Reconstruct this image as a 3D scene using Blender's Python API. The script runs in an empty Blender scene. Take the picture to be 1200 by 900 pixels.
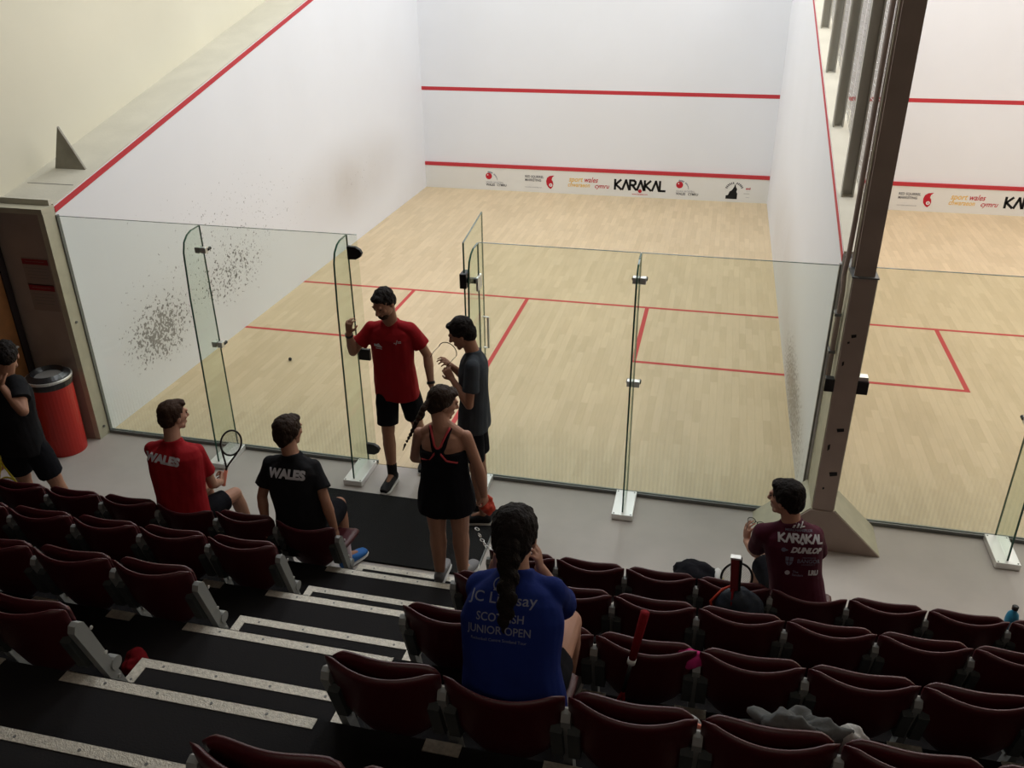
import bpy, bmesh, math, random
from mathutils import Vector, Matrix, noise
from mathutils.bvhtree import BVHTree
V = Vector
random.seed(7)
PI = math.pi
scn = bpy.context.scene
COL = scn.collection

# ------------------------------------------------------------------ materials
def mat(name, col, rough=.6, spec=.3, metal=0.0, bump=None, var=None, emit=None):
    """col: base colour; bump=(scale,strength,detail); var=(scale,amount) mottles the base colour."""
    m = bpy.data.materials.new(name); m.use_nodes = True
    nt = m.node_tree; b = nt.nodes['Principled BSDF']
    b.inputs['Base Color'].default_value = (*col, 1)
    b.inputs['Roughness'].default_value = rough
    b.inputs['Specular IOR Level'].default_value = spec
    b.inputs['Metallic'].default_value = metal
    tc = nt.nodes.new('ShaderNodeTexCoord')
    if var:
        n = nt.nodes.new('ShaderNodeTexNoise'); n.inputs['Scale'].default_value = var[0]; n.inputs['Detail'].default_value = 5
        nt.links.new(tc.outputs['Object'], n.inputs['Vector'])
        r = nt.nodes.new('ShaderNodeMapRange'); r.inputs[1].default_value = .3; r.inputs[2].default_value = .7
        r.inputs[3].default_value = 1 - var[1]; r.inputs[4].default_value = 1 + var[1] * .5
        nt.links.new(n.outputs['Fac'], r.inputs[0])
        mx = nt.nodes.new('ShaderNodeVectorMath'); mx.operation = 'SCALE'
        mx.inputs[0].default_value = col; nt.links.new(r.outputs[0], mx.inputs['Scale'])
        nt.links.new(mx.outputs[0], b.inputs['Base Color'])
    if bump:
        n2 = nt.nodes.new('ShaderNodeTexNoise'); n2.inputs['Scale'].default_value = bump[0]
        n2.inputs['Detail'].default_value = bump[2] if len(bump) > 2 else 3
        nt.links.new(tc.outputs['Object'], n2.inputs['Vector'])
        bp = nt.nodes.new('ShaderNodeBump'); bp.inputs['Strength'].default_value = bump[1]; bp.inputs['Distance'].default_value = .01
        nt.links.new(n2.outputs['Fac'], bp.inputs['Height']); nt.links.new(bp.outputs[0], b.inputs['Normal'])
    if emit:
        b.inputs['Emission Color'].default_value = (*emit[0], 1); b.inputs['Emission Strength'].default_value = emit[1]
    return m

def N(nt, kind, **kw):
    n = nt.nodes.new(kind)
    for k, v in kw.items():
        if k.startswith('i_'): n.inputs[k[2:].replace('_', ' ')].default_value = v
        else: setattr(n, k, v)
    return n

def wood_floor():
    m = mat('maple_strip_floor', (.6, .48, .3), .42, .35)
    nt = m.node_tree; b = nt.nodes['Principled BSDF']
    tc = N(nt, 'ShaderNodeTexCoord'); mp = N(nt, 'ShaderNodeMapping'); mp.inputs['Rotation'].default_value = (0, 0, PI / 2)
    nt.links.new(tc.outputs['Object'], mp.inputs[0])
    br = N(nt, 'ShaderNodeTexBrick', offset=.37, offset_frequency=2, squash=1.0)
    br.inputs['Scale'].default_value = 1; br.inputs['Brick Width'].default_value = .46; br.inputs['Row Height'].default_value = .075
    br.inputs['Mortar Size'].default_value = .0012; br.inputs['Mortar Smooth'].default_value = .3
    br.inputs['Color1'].default_value = (.655, .515, .325, 1); br.inputs['Color2'].default_value = (.575, .445, .27, 1)
    br.inputs['Mortar'].default_value = (.49, .37, .22, 1)
    nt.links.new(mp.outputs[0], br.inputs['Vector'])
    st = N(nt, 'ShaderNodeMapping'); st.inputs['Scale'].default_value = (34, 4, 1); nt.links.new(tc.outputs['Object'], st.inputs[0])
    no = N(nt, 'ShaderNodeTexNoise'); no.inputs['Scale'].default_value = 1; no.inputs['Detail'].default_value = 6
    nt.links.new(st.outputs[0], no.inputs['Vector'])
    big = N(nt, 'ShaderNodeTexNoise'); big.inputs['Scale'].default_value = .9; big.inputs['Detail'].default_value = 4
    nt.links.new(tc.outputs['Object'], big.inputs['Vector'])
    ad = N(nt, 'ShaderNodeMath', operation='ADD'); nt.links.new(no.outputs['Fac'], ad.inputs[0]); nt.links.new(big.outputs['Fac'], ad.inputs[1])
    r = N(nt, 'ShaderNodeMapRange'); r.inputs[1].default_value = .6; r.inputs[2].default_value = 1.4; r.inputs[3].default_value = .92; r.inputs[4].default_value = 1.06
    nt.links.new(ad.outputs[0], r.inputs[0])
    sc = N(nt, 'ShaderNodeVectorMath', operation='SCALE'); nt.links.new(br.outputs['Color'], sc.inputs[0]); nt.links.new(r.outputs[0], sc.inputs['Scale'])
    nt.links.new(sc.outputs[0], b.inputs['Base Color'])
    return m

def scuffed_plaster(name, spots):
    """white court plaster; spots: list of (centre, radii, density) regions with black ball marks, plus a grey smear."""
    m = mat(name, (.8, .79, .78), .55, .25)
    nt = m.node_tree; b = nt.nodes['Principled BSDF']
    tc = N(nt, 'ShaderNodeTexCoord'); pos = tc.outputs['Object']
    warp = N(nt, 'ShaderNodeTexNoise'); warp.inputs['Scale'].default_value = 25; warp.inputs['Detail'].default_value = 3
    nt.links.new(pos, warp.inputs['Vector'])
    wv = N(nt, 'ShaderNodeVectorMath', operation='MULTIPLY_ADD'); wv.inputs[1].default_value = (.03,) * 3
    nt.links.new(warp.outputs['Color'], wv.inputs[0]); nt.links.new(pos, wv.inputs[2])
    big = N(nt, 'ShaderNodeTexNoise'); big.inputs['Scale'].default_value = .8; big.inputs['Detail'].default_value = 6; nt.links.new(pos, big.inputs['Vector'])
    col = None
    base = N(nt, 'ShaderNodeMix', data_type='RGBA')
    base.inputs['A'].default_value = (.765, .775, .80, 1); base.inputs['B'].default_value = (.825, .84, .875, 1)
    nt.links.new(big.outputs['Fac'], base.inputs['Factor']); col = base.outputs['Result']
    for c, rad, dens, smear in spots:
        mp = N(nt, 'ShaderNodeMapping'); mp.vector_type = 'TEXTURE'
        mp.inputs['Location'].default_value = c; mp.inputs['Scale'].default_value = rad
        nt.links.new(pos, mp.inputs[0])
        ln = N(nt, 'ShaderNodeVectorMath', operation='LENGTH'); nt.links.new(mp.outputs[0], ln.inputs[0])
        fall = N(nt, 'ShaderNodeMapRange', interpolation_type='SMOOTHSTEP'); fall.inputs[1].default_value = 1; fall.inputs[2].default_value = 0
        nt.links.new(ln.outputs['Value'], fall.inputs[0])
        vo = N(nt, 'ShaderNodeTexNoise'); vo.inputs['Scale'].default_value = 34; vo.inputs['Detail'].default_value = 1.5
        nt.links.new(wv.outputs[0], vo.inputs['Vector'])
        th = N(nt, 'ShaderNodeMapRange'); th.inputs[1].default_value = 0; th.inputs[2].default_value = 1
        th.inputs[3].default_value = .86; th.inputs[4].default_value = .86 - .36 * dens
        nt.links.new(fall.outputs[0], th.inputs[0])
        sb = N(nt, 'ShaderNodeMath', operation='SUBTRACT'); nt.links.new(vo.outputs['Fac'], sb.inputs[0]); nt.links.new(th.outputs[0], sb.inputs[1])
        ml = N(nt, 'ShaderNodeMath', operation='MULTIPLY', use_clamp=True); ml.inputs[1].default_value = 14; nt.links.new(sb.outputs[0], ml.inputs[0])
        m2 = N(nt, 'ShaderNodeMath', operation='MULTIPLY', use_clamp=True); m2.inputs[1].default_value = .78; nt.links.new(ml.outputs[0], m2.inputs[0])
        mx = N(nt, 'ShaderNodeMix', data_type='RGBA'); mx.inputs['B'].default_value = (.085, .085, .08, 1)
        nt.links.new(m2.outputs[0], mx.inputs['Factor']); nt.links.new(col, mx.inputs['A'])
        sm = N(nt, 'ShaderNodeMath', operation='MULTIPLY'); sm.inputs[1].default_value = smear; nt.links.new(fall.outputs[0], sm.inputs[0])
        s2 = N(nt, 'ShaderNodeMath', operation='MULTIPLY', use_clamp=True); nt.links.new(sm.outputs[0], s2.inputs[0]); nt.links.new(big.outputs['Fac'], s2.inputs[1])
        my = N(nt, 'ShaderNodeMix', data_type='RGBA'); my.inputs['B'].default_value = (.42, .36, .29, 1)
        nt.links.new(s2.outputs[0], my.inputs['Factor']); nt.links.new(mx.outputs['Result'], my.inputs['A'])
        col = my.outputs['Result']
    nt.links.new(col, b.inputs['Base Color'])
    return m

def glass_mat(name, tint, frit=False, refl=.6):
    m = bpy.data.materials.new(name); m.use_nodes = True; nt = m.node_tree; nt.nodes.clear()
    out = N(nt, 'ShaderNodeOutputMaterial')
    tr = N(nt, 'ShaderNodeBsdfTransparent'); tr.inputs[0].default_value = (*tint, 1)
    gl = N(nt, 'ShaderNodeBsdfGlossy'); gl.inputs['Roughness'].default_value = .02; gl.inputs[0].default_value = (.9, 1, .95, 1)
    fr = N(nt, 'ShaderNodeFresnel'); fr.inputs[0].default_value = 1.45
    sc = N(nt, 'ShaderNodeMath', operation='MULTIPLY'); sc.inputs[1].default_value = refl; nt.links.new(fr.outputs[0], sc.inputs[0])
    ge = N(nt, 'ShaderNodeNewGeometry'); inv = N(nt, 'ShaderNodeMath', operation='SUBTRACT'); inv.inputs[0].default_value = 1; nt.links.new(ge.outputs['Backfacing'], inv.inputs[1])
    s0 = N(nt, 'ShaderNodeMath', operation='MULTIPLY'); nt.links.new(sc.outputs[0], s0.inputs[0]); nt.links.new(inv.outputs[0], s0.inputs[1]); sc = s0
    mx = N(nt, 'ShaderNodeMixShader'); nt.links.new(sc.outputs[0], mx.inputs[0]); nt.links.new(tr.outputs[0], mx.inputs[1]); nt.links.new(gl.outputs[0], mx.inputs[2])
    last = mx.outputs[0]
    if frit:
        # printed fine stripes fading out above knee height, as on real court glass
        tc = N(nt, 'ShaderNodeTexCoord'); sp = N(nt, 'ShaderNodeSeparateXYZ'); nt.links.new(tc.outputs['Object'], sp.inputs[0])
        w = N(nt, 'ShaderNodeMath', operation='SINE'); k = N(nt, 'ShaderNodeMath', operation='MULTIPLY'); k.inputs[1].default_value = 2 * PI / .034
        nt.links.new(sp.outputs['X'], k.inputs[0]); nt.links.new(k.outputs[0], w.inputs[0])
        w2 = N(nt, 'ShaderNodeMapRange'); w2.inputs[1].default_value = -1; w2.inputs[3].default_value = .62; nt.links.new(w.outputs[0], w2.inputs[0])
        f = N(nt, 'ShaderNodeMapRange', interpolation_type='SMOOTHSTEP'); f.inputs[1].default_value = .02; f.inputs[2].default_value = .78
        f.inputs[3].default_value = .15; f.inputs[4].default_value = 0; nt.links.new(sp.outputs['Z'], f.inputs[0])
        p = N(nt, 'ShaderNodeMath', operation='MULTIPLY'); nt.links.new(w2.outputs[0], p.inputs[0]); nt.links.new(f.outputs[0], p.inputs[1])
        df = N(nt, 'ShaderNodeBsdfDiffuse'); df.inputs[0].default_value = (.55, .66, .56, 1)
        tl = N(nt, 'ShaderNodeBsdfTranslucent'); tl.inputs[0].default_value = (.55, .68, .57, 1)
        dm = N(nt, 'ShaderNodeMixShader'); dm.inputs[0].default_value = .5
        nt.links.new(df.outputs[0], dm.inputs[1]); nt.links.new(tl.outputs[0], dm.inputs[2])
        m3 = N(nt, 'ShaderNodeMixShader'); nt.links.new(p.outputs[0], m3.inputs[0]); nt.links.new(last, m3.inputs[1]); nt.links.new(dm.outputs[0], m3.inputs[2])
        last = m3.outputs[0]
    nt.links.new(last, out.inputs[0])
    return m

M = dict(
    wood=wood_floor(),
    vinyl=mat('grey_vinyl', (.46, .42, .39), .5, .3, var=(3, .07)),
    plaster_left=scuffed_plaster('scuffed_plaster_left', [((0, 1.05, .62), (2, 1.15, .75), 1.25, .35), ((0, 2.5, .75), (2, 1.7, .75), 1.0, .2), ((0, 6.3, .95), (2, 2.9, .9), .45, .8), ((0, 2.5, 1.1), (2, 4.5, 1.7), .62, .1)]),
    plaster_front=scuffed_plaster('scuffed_plaster_front', [((3.6, 9.75, 1.5), (2.6, 3, 1.2), .12, .14)]),
    plaster_right=scuffed_plaster('scuffed_plaster_right', [((6.4, 1.7, .25), (2, 2.6, .7), 1.45, 1.1), ((6.4, 4.6, .5), (2, 4.2, 1.1), .6, .8)]),
    cream=mat('cream_paint', (.76, .72, .58), .8, .1, var=(.6, .06)),
    ledge=mat('raw_concrete_ledge', (.66, .63, .53), .85, .1, var=(3, .07), bump=(30, .15)),
    plate=mat('shade_toned_concrete', (.33, .31, .26), .85, .1, var=(9, .15)),  # ledge plate: concrete with the shade of its camera-facing side put into the colour
    brown=mat('dark_brown_paint', (.37, .295, .255), .5, .3, var=(5, .1)),
    beige=mat('beige_edge_paint', (.52, .49, .37), .6, .2, var=(9, .10)),
    darkwall=mat('dark_wall', (.035, .026, .026), .8, .1),
    timber=mat('varnished_timber', (.24, .10, .035), .45, .3, var=(7, .3)),
    red_line=mat('red_line_paint', (.52, .045, .055), .5, .2),
    red_tape=mat('red_floor_line', (.50, .055, .05), .5, .2),
    tin=mat('tin_white', (.76, .75, .71), .5, .25),
    glass=glass_mat('court_glass', (.925, .945, .92), True),
    fin_glass=glass_mat('fin_glass', (.90, .935, .905), refl=.5),
    glass_edge=mat('glass_edge', (.03, .10, .07), .15, .6),
    glass_edge_light=mat('glass_edge_light', (.12, .17, .15), .15, .6),
    steel=mat('brushed_steel', (.78, .78, .76), .38, .5, .75, bump=(80, .05)),
    white_plate=mat('polished_plate', (.85, .85, .84), .35, .5, .35),
    darksteel=mat('grey_bracket', (.17, .175, .17), .5, .4, .3),
    black=mat('black_rubber', (.012, .012, .012), .45, .35),
    blackcloth=mat('black_cloth', (.009, .009, .012), .9, .1, bump=(14, .5)),
    tread=mat('black_ribbed_tread', (.017, .016, .017), .8, .12, bump=(120, .12)),
    matt=mat('black_entrance_mat', (.019, .019, .019), .9, .08, bump=(150, .5)),
    alu=mat('aluminium_nosing', (.62, .58, .50), .42, .4, .35, var=(60, .22), bump=(180, .4)),
    seat=mat('maroon_moulded_plastic', (.060, .006, .0095), .42, .5, bump=(220, .12)),
    seat_arm=mat('grey_painted_arm', (.30, .31, .30), .5, .3, .3),
    hinge=mat('dark_grey_plastic', (.05, .056, .056), .5, .2),
    netting=mat('grey_wire', (.55, .55, .53), .5, .3, .3),
    post=mat('grey_green_painted_steel', (.48, .46, .40), .5, .3),
    ink=mat('black_ink', (.012, .012, .012), .5, .2), grey_ink=mat('grey_ink', (.28, .28, .32), .5, .2),
    dgrey_ink=mat('dark_grey_ink', (.10, .10, .11), .5, .2),
    red_ink=mat('red_ink', (.50, .02, .035), .5, .2), yellow_ink=mat('yellow_ink', (.80, .50, .12), .5, .2), white_ink=mat('white_ink', (.75, .75, .75), .5, .2),
    paper=mat('notice_paper', (.30, .235, .205), .7, .1), notice_red=mat('notice_red', (.26, .03, .035), .6, .1),
    bin_red=mat('red_bin_plastic', (.50, .025, .018), .4, .4), bin_black=mat('black_bin_lid', (.015, .015, .017), .3, .5),
    skin=mat('skin_light', (.42, .22, .15), .55, .3, var=(12, .08)), skin_tan=mat('skin_tan', (.36, .18, .115), .55, .3, var=(12, .08)),
    hair_dark=mat('hair_near_black', (.010, .007, .006), .7, .15, bump=(90, .8)), hair_brown=mat('hair_dark_brown', (.028, .015, .009), .65, .2, bump=(90, .8)),
    hair_ginger=mat('hair_short_brown', (.040, .020, .012), .7, .15, bump=(120, .7)),
    red_shirt=mat('red_jersey', (.29, .009, .014), .8, .15, bump=(16, .55)),
    black_shirt=mat('black_jersey', (.012, .012, .014), .85, .15, bump=(16, .5)),
    grey_shirt=mat('charcoal_jersey', (.045, .052, .062), .85, .12, bump=(16, .5)),
    blue_shirt=mat('blue_jersey', (.008, .020, .135), .85, .12, bump=(14, .5)),
    maroon_shirt=mat('maroon_jersey', (.062, .007, .020), .8, .2, bump=(14, .5)),
    pink=mat('coral_strap', (.55, .07, .08), .7, .2), print_=mat('pale_print', (.55, .55, .58), .6, .2), print_dim=mat('grey_print', (.17, .18, .24), .6, .2),
    sock=mat('black_sock', (.015, .015, .016), .9, .1), sock_white=mat('pale_sock', (.6, .5, .55), .9, .1), sole=mat('white_sole', (.62, .62, .60), .6, .2),
    shoe_black=mat('black_shoe', (.015, .015, .017), .6, .2), shoe_blue=mat('blue_shoe', (.03, .14, .42), .6, .2), shoe_grey=mat('grey_shoe', (.2, .2, .21), .6, .2),
    orange=mat('orange_fabric', (.45, .045, .022), .6, .3), yellow=mat('yellow_frame', (.72, .62, .04), .4, .4), purple=mat('purple_strings', (.07, .045, .28), .5, .2),
    coral=mat('coral_overgrip', (.75, .25, .17), .5, .3), string=mat('pale_string', (.5, .5, .45), .5, .2), darkred=mat('dark_red_fabric', (.17, .008, .012), .9, .1, bump=(20, .6)),
    maroon_grip=mat('maroon_grip', (.16, .018, .022), .5, .3), navy=mat('navy_backpack_nylon', (.018, .024, .035), .6, .3, bump=(18, .6)),
    grey_cloth=mat('grey_jacket_cloth', (.11, .115, .115), .85, .1, bump=(16, .8)), silver_cloth=mat('silver_lining', (.38, .38, .37), .6, .3, bump=(16, .8)), magenta=mat('magenta_cloth', (.45, .03, .16), .8, .1),
    teal=mat('teal_wrapper', (.03, .30, .27), .5, .3), cyan=mat('cyan_plastic', (.03, .25, .42), .4, .4), eye=mat('eye_dark', (.015, .012, .01), .2, .5),
    lens=glass_mat('lens', (.80, .82, .80)), ceil=mat('ceiling_paint', (.55, .54, .50), .9, .1),
)

# ------------------------------------------------------------------ mesh helpers
class MB:
    def __init__(s): s.v = []; s.f = []; s.mi = []
    def add(s, vs, fs, mi=0):
        o = len(s.v); s.v += [V(p) for p in vs]; s.f += [tuple(i + o for i in f) for f in fs]; s.mi += [mi] * len(fs); return s
    def box(s, a, b, mi=0):
        x0, y0, z0 = a; x1, y1, z1 = b
        return s.add([(x0, y0, z0), (x1, y0, z0), (x1, y1, z0), (x0, y1, z0), (x0, y0, z1), (x1, y0, z1), (x1, y1, z1), (x0, y1, z1)],
                     [(0, 3, 2, 1), (4, 5, 6, 7), (0, 1, 5, 4), (1, 2, 6, 5), (2, 3, 7, 6), (3, 0, 4, 7)], mi)
    def prism(s, pts, ext, mi=0):
        """closed polygon pts (3-D, planar), extruded by vector ext"""
        n = len(pts); ext = V(ext); P = [V(p) for p in pts]
        nrm = V((0, 0, 0))
        for i in range(n): nrm += P[i].cross(P[(i + 1) % n])
        if nrm.dot(ext) > 0: P = P[::-1]
        return s.add(P + [p + ext for p in P], [tuple(range(n)), tuple(range(2 * n - 1, n - 1, -1))] + [(i, n + i, n + (i + 1) % n, (i + 1) % n) for i in range(n)], mi)
    def tube(s, pts, r, seg=8, mi=0, closed=False, flat=1.0, up=None):
        P = [V(p) for p in pts]; n = len(P); R = r if isinstance(r, (list, tuple)) else [r] * n
        rings = []; ref = None
        for i, p in enumerate(P):
            if closed: d = P[(i + 1) % n] - P[i - 1]
            else: d = P[min(i + 1, n - 1)] - P[max(i - 1, 0)]
            d.normalize()
            if up is not None: a = V(up) - d * d.dot(V(up))
            elif ref is None: a = d.orthogonal()
            else: a = ref - d * ref.dot(d)
            if a.length < 1e-6: a = d.orthogonal()
            a.normalize(); ref = a; b = d.cross(a)
            rings.append([p + (a * math.cos(t) * flat + b * math.sin(t)) * R[i] for t in [2 * PI * k / seg for k in range(seg)]])
        vs = [q for rg in rings for q in rg]; fs = []
        m = n if closed else n - 1
        for i in range(m):
            j = (i + 1) % n
            for k in range(seg): fs.append((i * seg + k, i * seg + (k + 1) % seg, j * seg + (k + 1) % seg, j * seg + k))
        if not closed: fs += [tuple(range(seg - 1, -1, -1)), tuple((n - 1) * seg + k for k in range(seg))]
        return s.add(vs, fs, mi)
    def ell(s, c, r, X=None, Y=None, Z=None, u=16, w=10, mi=0):
        c = V(c); X = V(X) if X else V((1, 0, 0)); Y = V(Y) if Y else V((0, 1, 0)); Z = V(Z) if Z else V((0, 0, 1))
        vs = [c - Z * r[2]]
        for i in range(1, w):
            a = -PI / 2 + PI * i / w
            for k in range(u):
                t = 2 * PI * k / u; vs.append(c + X * (r[0] * math.cos(a) * math.cos(t)) + Y * (r[1] * math.cos(a) * math.sin(t)) + Z * (r[2] * math.sin(a)))
        vs.append(c + Z * r[2]); fs = []
        for k in range(u): fs.append((0, 1 + (k + 1) % u, 1 + k))
        for i in range(w - 2):
            for k in range(u): fs.append((1 + i * u + k, 1 + i * u + (k + 1) % u, 1 + (i + 1) * u + (k + 1) % u, 1 + (i + 1) * u + k))
        L = len(vs) - 1
        for k in range(u): fs.append((L, 1 + (w - 2) * u + k, 1 + (w - 2) * u + (k + 1) % u))
        if X.cross(Y).dot(Z) < 0: fs = [f[::-1] for f in fs]
        return s.add(vs, fs, mi)
    def cap(s, p, q, r1, r2=None, seg=12):
        """capsule with tapering radius"""
        p = V(p); q = V(q); r2 = r1 if r2 is None else r2; d = q - p; L = d.length
        d = d.normalized() if L > 1e-6 else V((0, 0, 1))
        pts = []; R = []
        for i in range(4): a = PI / 2 * (1 - i / 4); pts.append(p - d * r1 * math.sin(a)); R.append(max(r1 * math.cos(a), r1 * .05))
        pts.append(p); R.append(r1); pts.append(q); R.append(r2)
        for i in range(1, 5): a = PI / 2 * i / 4; pts.append(q + d * r2 * math.sin(a)); R.append(max(r2 * math.cos(a), r2 * .05))
        return s.tube(pts, R, seg)
    def loft(s, secs, seg=24, e=2.3):
        """secs: (centre, half width vector, half depth vector)"""
        vs = []; fs = []
        for c, a, b in secs:
            c = V(c); a = V(a); b = V(b)
            for k in range(seg):
                t = 2 * PI * k / seg; ct, st = math.cos(t), math.sin(t)
                vs.append(c + a * math.copysign(abs(ct) ** (2 / e), ct) + b * math.copysign(abs(st) ** (2 / e), st))
        n = len(secs)
        for i in range(n - 1):
            for k in range(seg): fs.append((i * seg + k, i * seg + (k + 1) % seg, (i + 1) * seg + (k + 1) % seg, (i + 1) * seg + k))
        fs += [tuple(range(seg - 1, -1, -1)), tuple((n - 1) * seg + k for k in range(seg))]
        c0, a0, b0 = [V(x) for x in secs[0]]
        if a0.cross(b0).dot(V(secs[1][0]) - c0) < 0: fs = [f[::-1] for f in fs]
        return s.add(vs, fs)
    def mesh(s, name, mats, origin=(0, 0, 0), smooth=False):
        me = bpy.data.meshes.new(name); o = V(origin)
        me.from_pydata([tuple(v - o) for v in s.v], [], s.f); me.update()
        for m in (mats if isinstance(mats, (list, tuple)) else [mats]): me.materials.append(m)
        if len(me.materials) > 1: me.polygons.foreach_set('material_index', s.mi)
        if smooth: me.polygons.foreach_set('use_smooth', [True] * len(me.polygons))
        return me

def link(name, me, parent=None, loc=None, kind=None, label=None):
    o = bpy.data.objects.new(name, me); COL.objects.link(o)
    if loc is not None: o.location = loc
    if parent: o.parent = parent
    if kind: o['kind'] = kind
    if label: o['label'] = label
    return o

def put(name, mb, mats, parent=None, origin=None, smooth=False, kind=None, label=None, bevel=0, autosmooth=False):
    """mb is in world coordinates; object origin at `origin` (or its parent's root)"""
    if origin is None: origin = world_loc(parent) if parent else (0, 0, 0)
    o = link(name, mb.mesh(name, mats, origin, smooth), parent, None, kind, label)
    if parent is None: o.location = origin
    else: o.location = V(origin) - world_loc(parent)
    if bevel:
        b = o.modifiers.new('bevel', 'BEVEL'); b.width = bevel; b.segments = 2; b.limit_method = 'ANGLE'
    return o

def world_loc(o):
    l = V((0, 0, 0))
    while o: l += o.location; o = o.parent
    return l

def tag(o, label, cat, group=None, kind=None):
    o['label'] = label; o['category'] = cat
    if group: o['group'] = group
    if kind: o['kind'] = kind
    return o

def empty(name, loc, label, cat, group=None):
    o = bpy.data.objects.new(name, None); COL.objects.link(o); o.location = loc; o.empty_display_size = .1
    return tag(o, label, cat, group)

def struct(name, mb, mats, label, cat, origin=(0, 0, 0), **k):
    o = put(name, mb, mats, None, origin, kind='structure', **k); o['label'] = label; o['category'] = cat; return o

def blob(name, mb, mats, parent=None, origin=None, voxel=.006, smooth=5, folds=None, label=None, decimate=None):
    """union of overlapping closed shapes -> one continuous surface"""
    if origin is None: origin = world_loc(parent) if parent else (0, 0, 0)
    tmp = bpy.data.objects.new('tmp', mb.mesh('tmp', mats, (0, 0, 0))); COL.objects.link(tmp)
    r = tmp.modifiers.new('r', 'REMESH'); r.mode = 'VOXEL'; r.voxel_size = voxel
    if smooth: s = tmp.modifiers.new('s', 'SMOOTH'); s.factor = .5; s.iterations = smooth
    dg = bpy.context.evaluated_depsgraph_get(); dg.update()
    me = bpy.data.meshes.new_from_object(tmp.evaluated_get(dg)); me.name = name
    bpy.data.objects.remove(tmp)
    if folds:
        amp, sc, st = folds; nr = [v.normal.copy() for v in me.vertices]
        for v, n in zip(me.vertices, nr):
            q = V((v.co.x * sc * st[0], v.co.y * sc * st[1], v.co.z * sc * st[2]))
            v.co += n * amp * (noise.noise(q) + .5 * noise.noise(q * 2.3))
    o0 = V(origin)
    for v in me.vertices: v.co -= o0
    if not me.materials: me.materials.append(mats if not isinstance(mats, (list, tuple)) else mats[0])
    me.polygons.foreach_set('use_smooth', [True] * len(me.polygons)); me.update()
    o = link(name, me, parent, None, None, label)
    o.location = o0 - (world_loc(parent) if parent else V((0, 0, 0)))
    return o

# ------------------------------------------------------------------ lettering
STROKES = {  # simple stroke glyphs on a 1-high box: (advance, polylines)
    'K': (.82, [[(0, 0), (0, 1)], [(.6, 1), (.08, .5), (.66, 0)]]),
    'A': (.80, [[(0, 0), (.36, 1), (.72, 0)]]),
    'R': (.78, [[(0, 0), (0, 1), (.42, 1), (.58, .85), (.58, .65), (.42, .5), (.05, .5)], [(.25, .5), (.66, 0)]]),
    'L': (.62, [[(0, 1), (0, 0), (.55, 0)]]),
}
def stroke_mesh(lines, w, mb=None, thick=0):
    mb = mb or MB()
    for ln in lines:
        for a, b in zip(ln[:-1], ln[1:]):
            a = V((a[0], a[1], 0)); b = V((b[0], b[1], 0)); d = (b - a)
            if d.length < 1e-6: continue
            d.normalize(); n = V((-d.y, d.x, 0)) * w / 2; e = d * w * .35
            mb.add([a - e - n, b + e - n, b + e + n, a - e + n], [(0, 1, 2, 3)])
    return mb
def text2d(s, size, weight=0.0, align='CENTER', shear=0.0, xs=1.0):
    cu = bpy.data.curves.new('t', 'FONT'); cu.body = s; cu.size = size; cu.align_x = align; cu.offset = weight; cu.shear = shear; cu.resolution_u = 3
    o = bpy.data.objects.new('t', cu); COL.objects.link(o)
    dg = bpy.context.evaluated_depsgraph_get(); dg.update()
    me = bpy.data.meshes.new_from_object(o.evaluated_get(dg)); mb = MB()
    mb.add([V((v.co.x * xs, v.co.y, 0)) for v in me.vertices], [tuple(p.vertices) for p in me.polygons])
    bpy.data.objects.remove(o); bpy.data.meshes.remove(me); return mb
def logo2d(word, size, w):
    x = 0; lines = []
    for ch in word:
        adv, ls = STROKES[ch]
        lines += [[(x + p[0] * size, p[1] * size) for p in l] for l in ls]; x += adv * size
    return stroke_mesh([[(p[0] - x / 2, p[1]) for p in l] for l in lines], w)
def disc2d(cx, cy, r, n=24): 
    mb = MB(); mb.add([V((cx + r * math.cos(2 * PI * i / n), cy + r * math.sin(2 * PI * i / n), 0)) for i in range(n)], [tuple(range(n))]); return mb
def poly2d(pts): mb = MB(); mb.add([V((x, y, 0)) for x, y in pts], [tuple(range(len(pts)))]); return mb
def shift(mb, dx, dy, rot=0):
    c, s = math.cos(rot), math.sin(rot)
    mb.v = [V((p.x * c - p.y * s + dx, p.x * s + p.y * c + dy, 0)) for p in mb.v]; return mb
def merge(*ms):
    r = MB()
    for m in ms: r.add(m.v, m.f)
    return r
def flat_mark(name, mb2, origin, R, U, m, parent):
    """lay 2-D shapes on a plane spanned by R (right) and U (up)"""
    o = V(origin); R = V(R); U = V(U); mb = MB(); mb.add([o + R * p.x + U * p.y for p in mb2.v], mb2.f)
    return put(name, mb, m, parent)
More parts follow.
